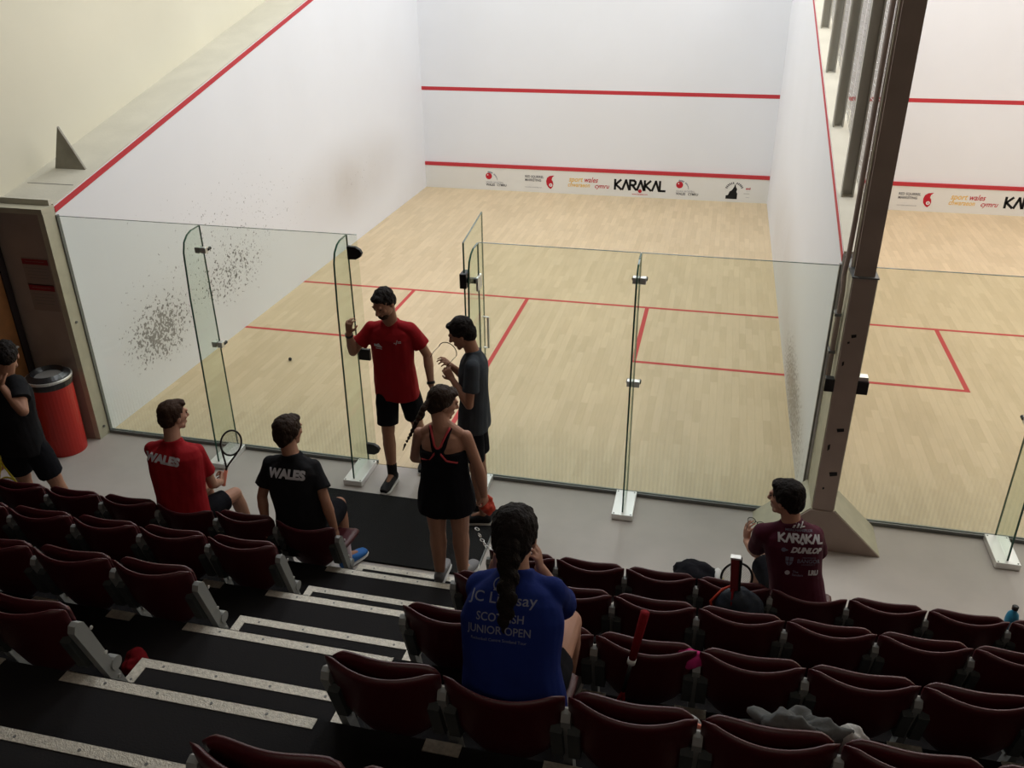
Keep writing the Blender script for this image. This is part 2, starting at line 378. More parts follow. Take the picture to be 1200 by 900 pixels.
def cloth_mark(name, mb2, origin, R, U, m, target, parent, off=.003):
    """print 2-D shapes on a garment: each point is projected onto the garment along the view normal of the print"""
    me = target.data; w = world_loc(target)
    bvh = BVHTree.FromPolygons([v.co + w for v in me.vertices], [tuple(p.vertices) for p in me.polygons])
    # refine big faces so they follow the cloth
    bm = bmesh.new(); vs = [bm.verts.new(p) for p in mb2.v]
    for f in mb2.f:
        try: bm.faces.new([vs[i] for i in f])
        except Exception: pass
    bmesh.ops.triangulate(bm, faces=bm.faces[:])
    for _ in range(3):
        es = [e for e in bm.edges if e.calc_length() > .02]
        if not es: break
        bmesh.ops.subdivide_edges(bm, edges=es, cuts=1); bmesh.ops.triangulate(bm, faces=[f for f in bm.faces if len(f.verts) > 3])
    o = V(origin); R = V(R).normalized(); U = V(U); U = (U - R * U.dot(R)).normalized(); D = R.cross(U)  # D points to the viewer
    for v in bm.verts:
        p = o + R * v.co.x + U * v.co.y; hit = bvh.ray_cast(p + D * .5, -D)
        v.co = (hit[0] + D * off) if hit[0] is not None else p
    bm.faces.ensure_lookup_table(); org = world_loc(parent)
    for v in bm.verts: v.co -= org
    me2 = bpy.data.meshes.new(name); bm.to_mesh(me2); bm.free(); me2.materials.append(m)
    return link(name, me2, parent)

LAMP = 53
# ------------------------------------------------------------------ camera
CAM = V((5.49, -6.174, 4.156)); yaw, pit, rol, F = -.2358, -.4688, -.0108, 1012.35
cd = bpy.data.cameras.new('camera'); cam = bpy.data.objects.new('camera', cd); COL.objects.link(cam)
fw = V((math.sin(yaw) * math.cos(pit), math.cos(yaw) * math.cos(pit), math.sin(pit))); rt = V((math.cos(yaw), -math.sin(yaw), 0)); up = rt.cross(fw)
r2 = rt * math.cos(rol) + up * math.sin(rol); u2 = -rt * math.sin(rol) + up * math.cos(rol)
mw = Matrix((r2, u2, -fw)).transposed().to_4x4(); mw.translation = CAM; cam.matrix_world = mw
cd.sensor_fit = 'HORIZONTAL'; cd.sensor_width = 36; cd.lens = F / 1200 * 36; cd.clip_start = .05
scn.camera = cam

# ------------------------------------------------------------------ the two courts
W, L, SL, Z0 = 6.4, 9.75, .25, 2.16      # court width, length, slope of the out line, wall height at the glass
X2 = 6.6                                  # left edge of the second court
HT = 6.6
struct('floor', MB().box((0, 0, -.1), (W, L, 0)), M['wood'], 'pale maple strip floor of the left court with red lines', 'floor')
struct('floor', MB().box((X2, 0, -.1), (X2 + W, L, 0)), M['wood'], 'pale maple strip floor of the right court behind the brown post', 'floor')
courts = [o for o in COL.objects if o.name.startswith('floor')]
struct('floor', MB().box((-.6, -9.2, -.1), (13.2, 0, -.004)), M['vinyl'], 'grey vinyl corridor floor in front of the glass wall', 'floor')
def strip(x0, y0, x1, y1, par, m='red_tape'):
    put('court_line', MB().box((x0, y0, -.001), (x1, y1, .0015)), M[m], par)
for k, x in enumerate((0, X2)):
    f = courts[k]
    strip(x, 4.26, x + W, 4.31, f); strip(x + 3.175, 0, x + 3.225, 4.26, f)
    strip(x, 2.61, x + 1.65, 2.66, f); strip(x + 1.6, 2.66, x + 1.65, 4.26, f)
    strip(x + W - 1.65, 2.61, x + W, 2.66, f); strip(x + W - 1.65, 2.66, x + W - 1.6, 4.26, f)
# front walls
fr = []
for x, side, w0, w1 in ((0, 'left', -.55, 6.5), (X2, 'right', 6.5, 13.2)):
    fr.append(struct('wall_front', MB().box((w0, L, -.1), (w1, L + .2, HT)), M['plaster_front'], f'white front wall of the {side} court with red service line', 'wall'))
    put('service_line', MB().box((x, L - .002, 1.80), (x + W, L, 1.865)), M['red_line'], fr[-1])
    put('out_line', MB().box((x, L - .002, 4.57), (x + W, L, 4.62)), M['red_line'], fr[-1])
# side walls with sloping tops
def slope_wall(x0, x1, y0, y1): return MB().prism([(x0, y0, -.1), (x0, y1, -.1), (x0, y1, Z0 + SL * y1 + .06), (x0, y0, Z0 + SL * max(y0, 0) + .06)], (x1 - x0, 0, 0))
def out_line(x0, x1, par):
    put('out_line', MB().prism([(x0, 0, Z0), (x0, L, Z0 + SL * L), (x0, L, Z0 + SL * L + .052), (x0, 0, Z0 + .052)], (x1 - x0, 0, 0)), M['red_line'], par)
wl = struct('wall_left', slope_wall(-.55, 0, 0, L), M['plaster_left'], 'white left court wall with black ball marks under a sloping red line', 'wall')
out_line(0, .004, wl)
put('ledge', MB().prism([(-.555, 0.0, Z0 + .058), (-.555, L, Z0 + SL * L + .058), (-.555, L, Z0 + SL * L + .075), (-.555, 0.0, Z0 + .075)], (.553, 0, 0)), M['ledge'], wl, label='bare sloping ledge')
put('ledge_batten', MB().box((-.54, -.03, Z0 + .06), (-.02, .0, Z0 + .115)), M['ledge'], wl, label='thin batten across the foot of the ledge')
put('ledge_joint', MB().box((-.5, .32, Z0 + .15), (-.03, .328, Z0 + .158)), M['darksteel'], wl, label='dark joint across the ledge')
put('ledge_plate', MB().prism([(-.42, .60, Z0 + .21), (-.09, .60, Z0 + .21), (-.29, .60, 2.76), (-.545, .60, 2.77)][:3], (0, .022, 0)), M['plate'], wl, label='triangular concrete plate standing on the ledge')
put('end_reveal', MB().box((-.06, -.15, -.1), (0, 0, Z0 + .019)), M['beige'], wl, label='beige painted end of the wall')
put('glass_channel', MB().box((0, -.012, 0), (.012, .022, 2.14)), M['darksteel'], wl)
put('bolt', MB().tube([(-.001, -.085, 1.18), (.012, -.085, 1.18)], .012), M['darksteel'], wl)
put('bolt', MB().tube([(-.001, -.075, .10), (.012, -.075, .10)], .012), M['darksteel'], wl)
struct('wall_corridor', MB().box((-.55, -.152, -.1), (-.055, 0, Z0 + .02)).box((-.55, -.156, Z0 + .02), (.001, -.001, Z0 + .066), 1), [M['brown'], M['beige']], 'dark brown painted wall end beside the court, with a beige cap', 'wall')
struct('wall_upper_left', MB().box((-.75, 0, Z0), (-.555, L + .2, HT)), M['cream'], 'cream wall above the sloping ledge', 'wall')
wg = struct('wall_left_gallery', MB().box((-.75, -9.2, -.1), (-.555, 0, HT)), M['darkwall'], 'dark side wall of the gallery behind the standing man', 'wall')
dr = put('door_1', MB().box((-.556, -1.14, 0), (-.515, -.24, 2.02)), M['timber'], kind='structure', label='varnished timber door in the dark side wall'); dr['category'] = 'door'
put('door_frame', MB().box((-.556, -.24, 0), (-.50, -.17, 2.09)).box((-.556, -1.21, 0), (-.50, -1.14, 2.09)).box((-.556, -1.14, 2.02), (-.50, -.24, 2.09)), M['darkwall'], dr)
put('door_handle', MB().tube([(-.515, -.33, 1.0), (-.46, -.33, 1.0), (-.46, -.45, 1.0)], .011), M['steel'], dr)
wm = struct('wall_middle', slope_wall(W, X2, 0, L), M['plaster_right'], 'white wall between the two courts', 'wall')
out_line(W - .004, W, wm); out_line(X2, X2 + .004, wm)
put('ledge', MB().prism([(W + .002, 0, Z0 + .058), (W + .002, L, Z0 + SL * L + .058), (W + .002, L, Z0 + SL * L + .075), (W + .002, 0, Z0 + .075)], (.196, 0, 0)), M['ledge'], wm)
put('glass_channel', MB().box((W - .012, -.012, 0), (W, .022, 2.14)), M['darksteel'], wm)
struct('wall_right', slope_wall(X2 + W, X2 + W + .2, 0, L), M['plaster_left'], 'white far right wall of the right court', 'wall')
struct('wall_right_upper', MB().box((13.2, -9.2, -.1), (13.4, L + .2, HT)), M['cream'], 'cream wall beyond the right court', 'wall')
struct('wall_back', MB().box((-.75, -9.4, -.1), (13.4, -9.2, HT)), M['darkwall'], 'dark wall behind the seating', 'wall')
struct('ceiling', MB().box((-.75, -9.4, HT), (13.4, L + .2, HT + .1)), M['ceil'], 'plain ceiling above courts and gallery', 'ceiling')

# ------------------------------------------------------------------ tin boards with their printed marks
RX, UZ = V((1, 0, 0)), V((0, 0, 1))
def tin_board(x, side):
    t = put('tin_board', MB().box((x, L - .022, 0), (x + W, L - .001, .425)), M['tin'], None, (x, L, 0))
    tag(t, f'white sponsor board along the foot of the {side} court front wall', 'tin board')
    put('red_top_strip', MB().box((x, L - .03, .425), (x + W, L - .001, .49)), M['red_line'], t)
    y = L - .0245
    def mk(name, mb, dx, dz, m): flat_mark(name, mb, (x + dx, y, dz), RX, UZ, M[m], t)
    for dx in (1.26, 4.84):     # red ball with a grey arc of figures
        b = disc2d(0, 0, .062, 24); mk('ball_logo', b, dx, .265, 'red_ink')
        h = disc2d(-.02, .022, .012, 10); h.v = [p * 1 for p in h.v]
        flat_mark('ball_highlight', h, (x + dx, y - .0006, .265), RX, UZ, M['white_ink'], t)
        arc = merge(*[poly2d([(-.01 + .15 * math.cos(a), -.09 + .145 * math.sin(a)), (-.01 + (.15 + w_) * math.cos(a), -.09 + (.145 + w_) * math.sin(a)), (-.01 + (.15 + w_ * .8) * math.cos(a + .13), -.09 + (.145 + w_ * .8) * math.sin(a + .13)), (-.01 + .152 * math.cos(a + .13), -.09 + .147 * math.sin(a + .13))]) for a, w_ in [(.12 + .15 * i, .012 + .003 * i) for i in range(11)] if not 6.5 < a / .15 < 7.2])
        mk('arc_logo', arc, dx + .02, .265, 'grey_ink')
        mk('lettering', text2d('SQUASH  RACKETBALL', .046, 0, 'LEFT', xs=.72), dx - .055, .135, 'grey_ink')
        mk('lettering', text2d('WALES   CYMRU', .060, .0016, 'LEFT', xs=.9), dx - .055, .082, 'dgrey_ink')
    mk('lettering', merge(text2d('RED SQUIRREL', .062, .0012, 'LEFT', xs=.88), shift(text2d('MARKETING', .062, .0012, 'LEFT', xs=.9), 0, -.065)), 1.965, .272, 'dgrey_ink')
    mk('lettering', shift(text2d('. . . . . . . .', .04, 0, 'LEFT'), 0, 0), 1.97, .135, 'grey_ink')
    mk('lettering', text2d('www.redsquirrelmarketing.co.uk', .03, 0, 'LEFT', xs=.80), 1.965, .085, 'grey_ink')
    sq = poly2d([(.085, .145), (.0, .135), (-.05, .10), (-.068, .04), (-.06, -.03), (-.02, -.085), (.02, -.11), (.058, -.07), (.07, -.02), (.06, .03), (.038, .06), (.045, .105)])
    mk('squirrel_logo', sq, 2.44, .185, 'red_ink')
    flat_mark('squirrel_belly', disc2d(.02, -.035, .032, 16), (x + 2.44, y - .0006, .185), RX, UZ, M['white_ink'], t)
    flat_mark('squirrel_eye', disc2d(.02, -.035, .012, 8), (x + 2.44, y - .0012, .185), RX, UZ, M['red_ink'], t)
    mk('lettering', merge(text2d('sport', .135, .0022, 'LEFT', .25, .88), shift(text2d('chwaraeon', .115, .0018, 'LEFT', .25, .82), -.02, -.095)), 2.80, .235, 'yellow_ink')
    mk('lettering', merge(text2d('wales', .135, .0016, 'LEFT', .3, .85), shift(text2d('cymru', .12, .0014, 'LEFT', .35, .88), .20, -.10)), 3.085, .235, 'red_ink')
    mk('lettering', logo2d('KARAKAL', .17, .040), 4.13, .135, 'ink')
    mk('logo_dot', disc2d(0, 0, .035, 20), 4.13, .115, 'red_ink')
    mk('lettering', text2d('www.karakal.com', .042, .0005, xs=.95), 4.13, .045, 'red_ink')
    # arched stall sign over a dark tower, and small print beside it
    tw = merge(poly2d([(-.13, -.13), (.07, -.13), (.07, -.03), (.05, 0), (.06, .05), (.035, .09), (.02, .15), (.005, .09), (-.03, .03), (-.07, .0), (-.09, -.06), (-.13, -.07)]))
    mk('tower_logo', tw, 5.80, .185, 'ink')
    ar = [poly2d([((.125 * math.cos(a)) + .01, .02 + .11 * math.sin(a)), (.165 * math.cos(a) + .01, .02 + .145 * math.sin(a)), (.165 * math.cos(a + .13) + .01, .02 + .145 * math.sin(a + .13)), (.125 * math.cos(a + .13) + .01, .02 + .11 * math.sin(a + .13))]) for a in [.35 + .22 * i for i in range(12)] if abs(a - 1.5) > .12]
    mk('arch_logo', merge(*ar), 5.80, .195, 'dgrey_ink')
    mk('lettering', text2d('and', .055, .002, 'RIGHT'), 6.09, .235, 'red_ink')
    mk('lettering', merge(text2d('........', .04, 0, 'RIGHT'), shift(text2d('.........', .035, .001, 'RIGHT'), 0, -.11)), 6.09, .20, 'grey_ink')
    mk('lettering', merge(text2d('____', .05, .001, 'RIGHT')), 6.08, .165, 'dgrey_ink')
tin_board(0, 'left'); tin_board(X2, 'right')

# ------------------------------------------------------------------ glass wall: panels, fins, door
GH = 2.13
def glass_panel(x0, x1, label, y=0.0, group=None):
    g = tag(put('glass_screen', MB().box((x0 + .003, y - .006, .012), (x1 - .003, y + .006, GH)), M['glass'], None, (x0, y, 0)), label, 'glass screen', group)
    put('top_edge', MB().box((x0 + .003, y - .0062, GH), (x1 - .003, y + .0062, GH + .003)), M['glass_edge_light'], g)
    put('floor_channel', MB().box((x0, y - .022, -.002), (x1, y - .008, .028)).box((x0, y + .008, -.002), (x1, y + .022, .028)), M['darksteel'], g)
    return g
glass_panel(.012, 1.37, 'clear glass panel against the scuffed left court wall')
glass_panel(1.37, 2.67, 'clear glass panel behind the two seated people in team shirts')
glass_panel(2.67, 2.755, 'narrow glass strip with black lock plates beside the open doorway')
glass_panel(3.75, 5.0, 'clear glass panel right of the open doorway')
glass_panel(5.0, W - .012, 'clear glass panel between the third fin and the brown post')
glass_panel(X2, 7.86, 'clear glass panel just right of the brown post, closing the right court')
glass_panel(7.86, 9.15, 'clear glass panel at the right edge beyond the last fin')
def fin(x, label, side=0, lean=0, brackets=True):
    r = empty('glass_fin', (x, 0, 0), label, 'glass fin')
    d0, d1 = .345, .20   # depth at foot, depth below the rounded top
    out = [(x, -.010, .028), (x, -d0, .028), (x, -d0, .09), (x, -.31, 1.6), (x, -.285, 1.98)]
    c = [(x, -.255, 2.06), (x, -.20, 2.105), (x, -.14, 2.125), (x, -.010, GH)]
    pts = out + c
    put('fin_glass', MB().prism([(p[0] - .006, p[1], p[2]) for p in pts], (.012, 0, 0)), M['fin_glass'], r)
    ed = MB(); rim = pts[1:]
    for a, b in zip(rim[:-1], rim[1:]):
        a = V(a); b = V(b); n = (b - a).cross(V((1, 0, 0))).normalized() * .003
        ed.prism([a - n + V((-.0065, 0, 0)), b - n + V((-.0065, 0, 0)), b + n + V((-.0065, 0, 0)), a + n + V((-.0065, 0, 0))], (.013, 0, 0))
    put('polished_edge', ed, M['glass_edge'], r)
    put('inner_edge', MB().box((x - .0065, -.0105, .03), (x + .0065, -.0075, GH)), M['glass_edge'], r)
    put('base_plate', MB().box((x - .085, -.385, -.003), (x + .085, -.024, .05)), M['white_plate'], r, bevel=.004, label='bright metal base plate')
    for bx in (-.068, .068):
        for by in (-.37, -.045): put('screw', MB().tube([(x + bx, by, .049), (x + bx, by, .053)], .006), M['darksteel'], r)
    if brackets:
        for z in (1.93, 1.07):
            put('angle_bracket', MB().box((x + .006, -.06, z - .025), (x + .05, -.008, z + .025)).box((x - .05, -.06, z - .025), (x - .006, -.008, z + .025)), M['steel'], r, bevel=.003)
            for bx in (-.045, .045): put('bolt', MB().tube([(x + bx, -.02, z), (x + bx, .022, z)], .014, 12), M['black'], r)
    return r
fin(1.37, 'tall glass fin nearest the left wall, rising behind the seated red shirt')
f2 = fin(2.67, 'tall glass fin left of the doorway, beside the standing man in red', brackets=False)
for z in (1.99, 1.10, .17):
    mb = MB(); pts = [(2.60, 0, z - .045), (2.60, 0, z + .045)]
    pts = [(2.675, -.008, z - .055), (2.675, -.008, z + .055), (2.745, -.008, z + .052), (2.785, -.008, z + .03), (2.80, -.008, z), (2.785, -.008, z - .03), (2.745, -.008, z - .052)]
    if z > 1.05 and z < 1.2: pts = [(2.69, -.008, z - .05), (2.69, -.008, z + .05), (2.79, -.008, z + .05), (2.79, -.008, z - .05)]
    put('lock_plate', mb.prism(pts, (0, -.035, 0)), M['black'], f2, bevel=.004, label='black lock plate')
f4 = fin(3.75, 'tall glass fin right of the doorway, behind the young man in grey', brackets=False)
fin(5.0, 'tall glass fin standing alone right of the doorway on a bright plate')
fin(7.86, 'tall glass fin at the right edge of the corridor')
# open door leaf swung into the court
A, B = V((3.64, -.035, 0)), V((3.556, .83, 0)); dv = (B - A).normalized(); nv = V((dv.y, -dv.x, 0)) * .006
dd = tag(put('glass_door', MB().prism([A + nv + V((0, 0, .02)), B + nv + V((0, 0, .02)), B + nv + V((0, 0, GH)), A + nv + V((0, 0, GH))], -2 * nv), M['glass'], None, tuple(A)), 'frameless glass door standing open into the court', 'glass door')
for p, q in ((A, A + dv * .008), (B - dv * .006, B)):
    put('polished_edge', MB().prism([p + nv + V((0, 0, .02)), q + nv + V((0, 0, .02)), q + nv + V((0, 0, GH)), p + nv + V((0, 0, GH))], -2 * nv), M['glass_edge'], dd)
put('polished_edge', MB().prism([A + nv + V((0, 0, GH)), B + nv + V((0, 0, GH)), B + nv + V((0, 0, GH + .004)), A + nv + V((0, 0, GH + .004))], -2 * nv), M['glass_edge'], dd)
for z in (1.83, .30):
    put('hinge', MB().box((3.612, -.075, z - .06), (3.665, .045, z + .06))  .box((3.665, -.05, z - .02), (3.745, -.01, z + .02)), M['black'], dd, bevel=.004)
    put('hinge_plate', MB().box((3.758, -.12, z - .055), (3.775, .0, z + .055)), M['steel'], dd, bevel=.003)
hz = A + dv * .78
put('door_pull', MB().tube([hz + nv * 1.0 + V((.0, 0, .9)), hz + nv * 8 + V((0, 0, .9)), hz + nv * 8 + V((0, 0, 1.2)), hz + nv + V((0, 0, 1.2))], .011), M['steel'], dd)

# ------------------------------------------------------------------ post between the courts
pr = empty('steel_post', (6.5, -.25, 0), 'tall dark brown post with flared foot between the two courts', 'post')
y0 = -.43
put('pillar', MB().box((6.425, y0, .30), (6.575, 0, 2.19)), M['brown'], pr, bevel=.004)
put('side_cladding', MB().box((6.419, y0 + .012, .30), (6.425, 0, 2.18)).box((6.575, y0 + .012, .30), (6.581, 0, 2.18)), M['beige'], pr, label='beige painted cheek')
put('cap_plate', MB().box((6.415, y0 - .006, 2.19), (6.585, 0, 2.2)), M['darksteel'], pr)
ft = MB().prism([(6.04, y0 - .01, -.003), (6.96, y0 - .01, -.003), (6.585, y0 - .01, .355), (6.415, y0 - .01, .355)], (0, .012, 0)); put('foot_front', ft, M['brown'], pr)
ft = MB().prism([(6.035, y0 + .002, -.003), (6.965, y0 + .002, -.003), (6.59, y0 + .002, .36), (6.41, y0 + .002, .36)], (0, -y0 - .03, 0)); put('foot_block', ft, M['beige'], pr, label='beige sloping sides of the flared foot')
ub = MB().box((6.43, y0 + .02, 2.2), (6.56, y0 + .032, HT)).box((6.489, y0 + .032, 2.2), (6.501, y0 + .20, HT)).box((6.43, y0 + .20, 2.2), (6.56, y0 + .212, HT))
put('upper_beam', ub, M['brown'], pr)
put('beam_trim', MB().box((6.415, y0 + .05, 2.25), (6.423, y0 + .062, HT)), M['beige'], pr, label='thin pale trim')
put('clamp', MB().box((6.36, y0 + .0, 1.345), (6.425, y0 + .06, 1.445)), M['black'], pr, bevel=.005); put('clamp', MB().box((6.575, y0 + .0, 1.345), (6.65, y0 + .06, 1.445)), M['black'], pr, bevel=.005)
put('clamp_plate', MB().box((6.578, y0 + .01, 1.446), (6.64, y0 + .07, 1.475)), M['steel'], pr)
for sc_ in [MB().add(*[[(6.5 + a, y0 - .0022, z - c), (6.5 + a + b, y0 - .0022, z - c * .4), (6.5 + a + b * .9, y0 - .0022, z + c), (6.5 + a - b * .2, y0 - .0022, z + c * .6)], [(0, 1, 2, 3)]]) for a, b, z, c in ((-.02, .03, 1.78, .015), (-.04, .014, 1.73, .01), (0.0, .045, 1.05, .018), (.005, .05, .68, .022), (-.045, .015, .9, .03), (-.03, .012, .55, .012), (-.05, .012, 1.57, .02))]: put('scuff_mark', sc_, M['ink'], pr)
cp = tag(put('conduit_pipe', MB().tube([(6.392, -.30, 1.40), (6.392, -.30, 2.05), (6.388, -.27, 2.16), (6.40, -.24, 2.30), (6.405, -.23, 2.5), (6.405, -.23, HT)], .017, 10), M['brown'], None, (6.39, -.3, 1.4), smooth=True), 'brown conduit running up the left side of the post', 'pipe')
put('junction_box', MB().box((6.372, -.30, 1.62), (6.39, -.22, 1.86)), M['beige'], cp, bevel=.003)
for z in (1.60, 1.88): put('pipe_clip', MB().box((6.365, -.32, z - .01), (6.41, -.24, z + .01)), M['darksteel'], cp)

# ------------------------------------------------------------------ posts and netting on the dividing wall
ys = [.79 + 1.21 * i for i in range(8)]
for i, y in enumerate(ys):
    zb = Z0 + .06 + SL * y
    o = put('netting_post', MB().box((6.425, y - .032, zb - .005), (6.437, y + .032, HT)).box((6.437, y + .02, zb - .005), (6.515, y + .032, HT)).box((6.503, y - .032, zb - .005), (6.515, y + .02, HT)), M['post'], None, (6.47, y, zb))
    nth = ['nearest', 'second nearest', 'third nearest', 'fourth nearest', 'fifth nearest', 'sixth nearest', 'second farthest', 'farthest'][i]
    tag(o, f'grey steel netting post on the dividing wall, {nth} the viewer' if i < 6 else f'grey steel netting post on the dividing wall, {nth} from the viewer', 'post', 'netting posts on the dividing wall')
for i in range(8):
    a = 0.02 if i == 0 else ys[i - 1] + .04; b = ys[i] - .04
    nb = MB(); x = 6.555
    zt = HT
    n = int((b - a) / .05)
    for k in range(n + 1):
        y = a + (b - a) * k / n; zb = Z0 + .08 + SL * y
        nb.box((x - .0018, y - .0018, zb), (x + .0018, y + .0018, zt))
    z = Z0 + .1 + SL * a
    while z < zt:
        yb = min(b, (z - Z0 - .08) / SL)
        if yb > a: nb.box((x - .0018, a, z - .0018), (x + .0018, yb, z + .0018))
        z += .05
    nth = ['first', 'second', 'third', 'fourth', 'fifth', 'sixth', 'seventh', 'eighth'][i]
    tag(put('wire_netting', nb, M['netting'], None, (x, a, Z0 + SL * a)), f'wire netting above the dividing wall, {nth} bay from the brown post', 'netting', 'netting bays between the courts')

# ------------------------------------------------------------------ notices, bin, mat, ball
for z0, lab in ((1.755, 'upper notice with a dark red heading on the brown wall'), (1.515, 'lower notice with a dark red heading on the brown wall')):
    t = tag(put('notice', MB().box((-.335, -.156, z0 - .215), (-.065, -.152, z0 + .035)), M['paper'], None, (-.2, -.156, z0)), lab, 'notice')
    put('heading', MB().box((-.33, -.1575, z0 - .025), (-.07, -.156, z0 + .025)), M['notice_red'], t)
    flat_mark('lettering', merge(text2d('....................', .05), shift(text2d('.................', .05), 0, -.03), shift(text2d('...................', .05), 0, -.06), shift(text2d('.................', .05), 0, -.09)), (-.2, -.1585, z0 - .06), RX, UZ, M['dgrey_ink'], t)
    flat_mark('lettering', text2d('................', .055), (-.2, -.1585, z0 + .0), RX, UZ, M['paper'], t)
bc = V((-.19, -.365, 0)); bn = empty('litter_bin', bc, 'red round litter bin with black lid against the brown wall', 'bin')
def lathe(prof, c, seg=36):
    mb = MB(); vs = []; fs = []
    for r, z in prof:
        for k in range(seg): a = 2 * PI * k / seg; vs.append((c[0] + r * math.cos(a), c[1] + r * math.sin(a), c[2] + z))
    n = len(prof)
    for i in range(n - 1):
        for k in range(seg): fs.append((i * seg + k, i * seg + (k + 1) % seg, (i + 1) * seg + (k + 1) % seg, (i + 1) * seg + k))
    fs += [tuple(range(seg - 1, -1, -1)), tuple((n - 1) * seg + k for k in range(seg))]
    return mb.add(vs, fs)
put('body', lathe([(.165, -.003), (.168, .02), (.182, .70), (.180, .71)], bc), M['bin_red'], bn, smooth=False)
put('lid', lathe([(.188, .68), (.193, .70), (.195, .745), (.182, .77), (.14, .80), (.13, .785), (.10, .745), (.02, .735)], bc), M['bin_black'], bn)
put('rim_band', lathe([(.1955, .738), (.1975, .742), (.1975, .757), (.194, .762)], bc), M['steel'], bn, label='silver band round the lid')
tag(put('entrance_mat', MB().box((2.3, -1.33, -.005), (4.02, -.47, .012)), M['matt'], None, (3.2, -.9, 0), bevel=.004), 'black mat on the corridor floor before the doorway', 'mat')
tag(put('mat_edging_strip', MB().box((4.02, -1.33, -.005), (4.03, -.47, .014)), M['darksteel'], None, (4.03, -.9, 0)), 'thin metal strip along the right edge of the black mat', 'strip')
tag(put('squash_ball', MB().ell((.987, 1.846, .0198), (.02, .02, .02)), M['black'], None, (.987, 1.846, 0), smooth=True), 'small black ball lying on the court floor', 'ball')

# ------------------------------------------------------------------ tiered seating
RH, RD, Y1 = .40, .733, -1.905
AX0, AX1 = 3.25, 4.24
NT = 8
ords = ['lowest', 'second', 'third', 'fourth', 'fifth', 'sixth', 'seventh', 'highest']
def screws(mb, pts):
    for p in pts: mb.tube([V(p), V(p) + V((0, 0, .0015))], .006, 8, mi=1)
for k in range(1, NT + 1):
    yf = Y1 - (k - 1) * RD; z = RH * k
    t = struct('seating_tier', MB().box((-.55, yf - RD - .02 if k < NT else -9.2, 0 if k == 1 else z - RH - .05), (12.5, yf, z)), M['tread'], f'black carpeted seating platform, {ords[k-1]} step up from the corridor', 'platform')
    nm = MB()
    for xa, xb in ((3.16, 4.235),): nm.box((xa, yf - .048, z - .001), (xb, yf + .004, z + .003)).box((xa, yf, z - .03), (xb, yf + .004, z + .003))
    for sx in [3.35 + .23 * i for i in range(4)]: screws(nm, [(sx, yf - .022, z + .003)])
    put('nosing', nm, [M['alu'], M['darksteel']], t, label='ribbed aluminium nosing')
    if k <= 6:
        s = struct('aisle_step', MB().box((AX0, yf - .001, z - RH), (AX1, yf + .299, z - RH / 2)), M['tread'], f'black half step in the aisle below the {ords[k-1]} platform', 'step')
        sm = MB(); ya = yf + .303; zs = z - RH / 2
        sm.prism([(AX0 - .003, ya, zs - .001), (AX1 + .003, ya, zs - .001), (AX1 - .045, ya - .046, zs - .001), (AX0 + .045, ya - .046, zs - .001)], (0, 0, .004))
        sm.prism([(AX0 - .003, ya, zs - .001), (AX0 + .045, ya - .046, zs - .001), (AX0 + .05, yf, zs - .001), (AX0 - .003, yf, zs - .001)], (0, 0, .004))
        sm.prism([(AX1 + .003, ya, zs - .001), (AX1 - .045, ya - .046, zs - .001), (AX1 - .05, yf, zs - .001), (AX1 + .003, yf, zs - .001)], (0, 0, .004))
        sm.box((AX0, ya - .004, zs - .035), (AX1, ya, zs))
        screws(sm, [(AX0 + .12 + .25 * i, ya - .027, zs + .003) for i in range(4)] + [(AX0 + .025, ya - .12, zs + .003)])
        put('nosing', sm, [M['alu'], M['darksteel']], s, label='ribbed aluminium nosing')

# seats ---------------------------------------------------------------
SW = .211   # half width of one seat shell
def shell(top, bot, w_top, w_bot, ythk, yfun, nz=14, nx=20, rim=.012, sag=.018, zcurve=None):
    """curved padded shell: yfun(s, t) gives the back face y for s in -1..1, t in 0..1 up"""
    mb = MB(); F_, B_ = [], []
    for j in range(nz + 1):
        t = j / nz
        w = w_bot + (w_top - w_bot) * min(1, (t * 1.25)) ** .6
        for i in range(nx + 1):
            s = -1 + 2 * i / nx
            zz = bot + (top - bot) * t
            zz -= sag * (1 - s * s) * t
            if t > .9: zz -= .02 * max(0, abs(s) - .82) / .18 * (t - .9) / .1      # rounded upper corners
            if t < .35: zz += (.35 - t) / .35 * .14 * max(0, abs(s) - .3) ** 1.5   # rounded lower corners
            y = yfun(s, t); e = min(1, min(t, 1 - t) * nz / 1.2 + .35) * min(1, (1 - abs(s)) * nx / 2.4 + .35)
            B_.append(V((s * w, y + ythk * (1 - e) * .5, zz))); F_.append(V((s * w, y + ythk - ythk * (1 - e) * .5, zz)))
    n1 = nx + 1; o = len(F_); fs = []
    for j in range(nz):
        for i in range(nx):
            a = j * n1 + i; fs.append((a, a + n1, a + n1 + 1, a + 1)); fs.append((o + a, o + a + 1, o + a + n1 + 1, o + a + n1))
    per = [i for i in range(n1)] + [j * n1 + nx for j in range(1, nz + 1)] + [nz * n1 + i for i in range(nx - 1, -1, -1)] + [j * n1 for j in range(nz - 1, 0, -1)]
    m = len(per)
    for q in range(m): a, b = per[q], per[(q + 1) % m]; fs.append((a, b, o + b, o + a))
    mb.add(F_ + B_, fs); return mb
back_y = lambda s, t: .045 - .125 * t - .015 * (1 - t) + .062 * s * s * (.3 + .7 * t)
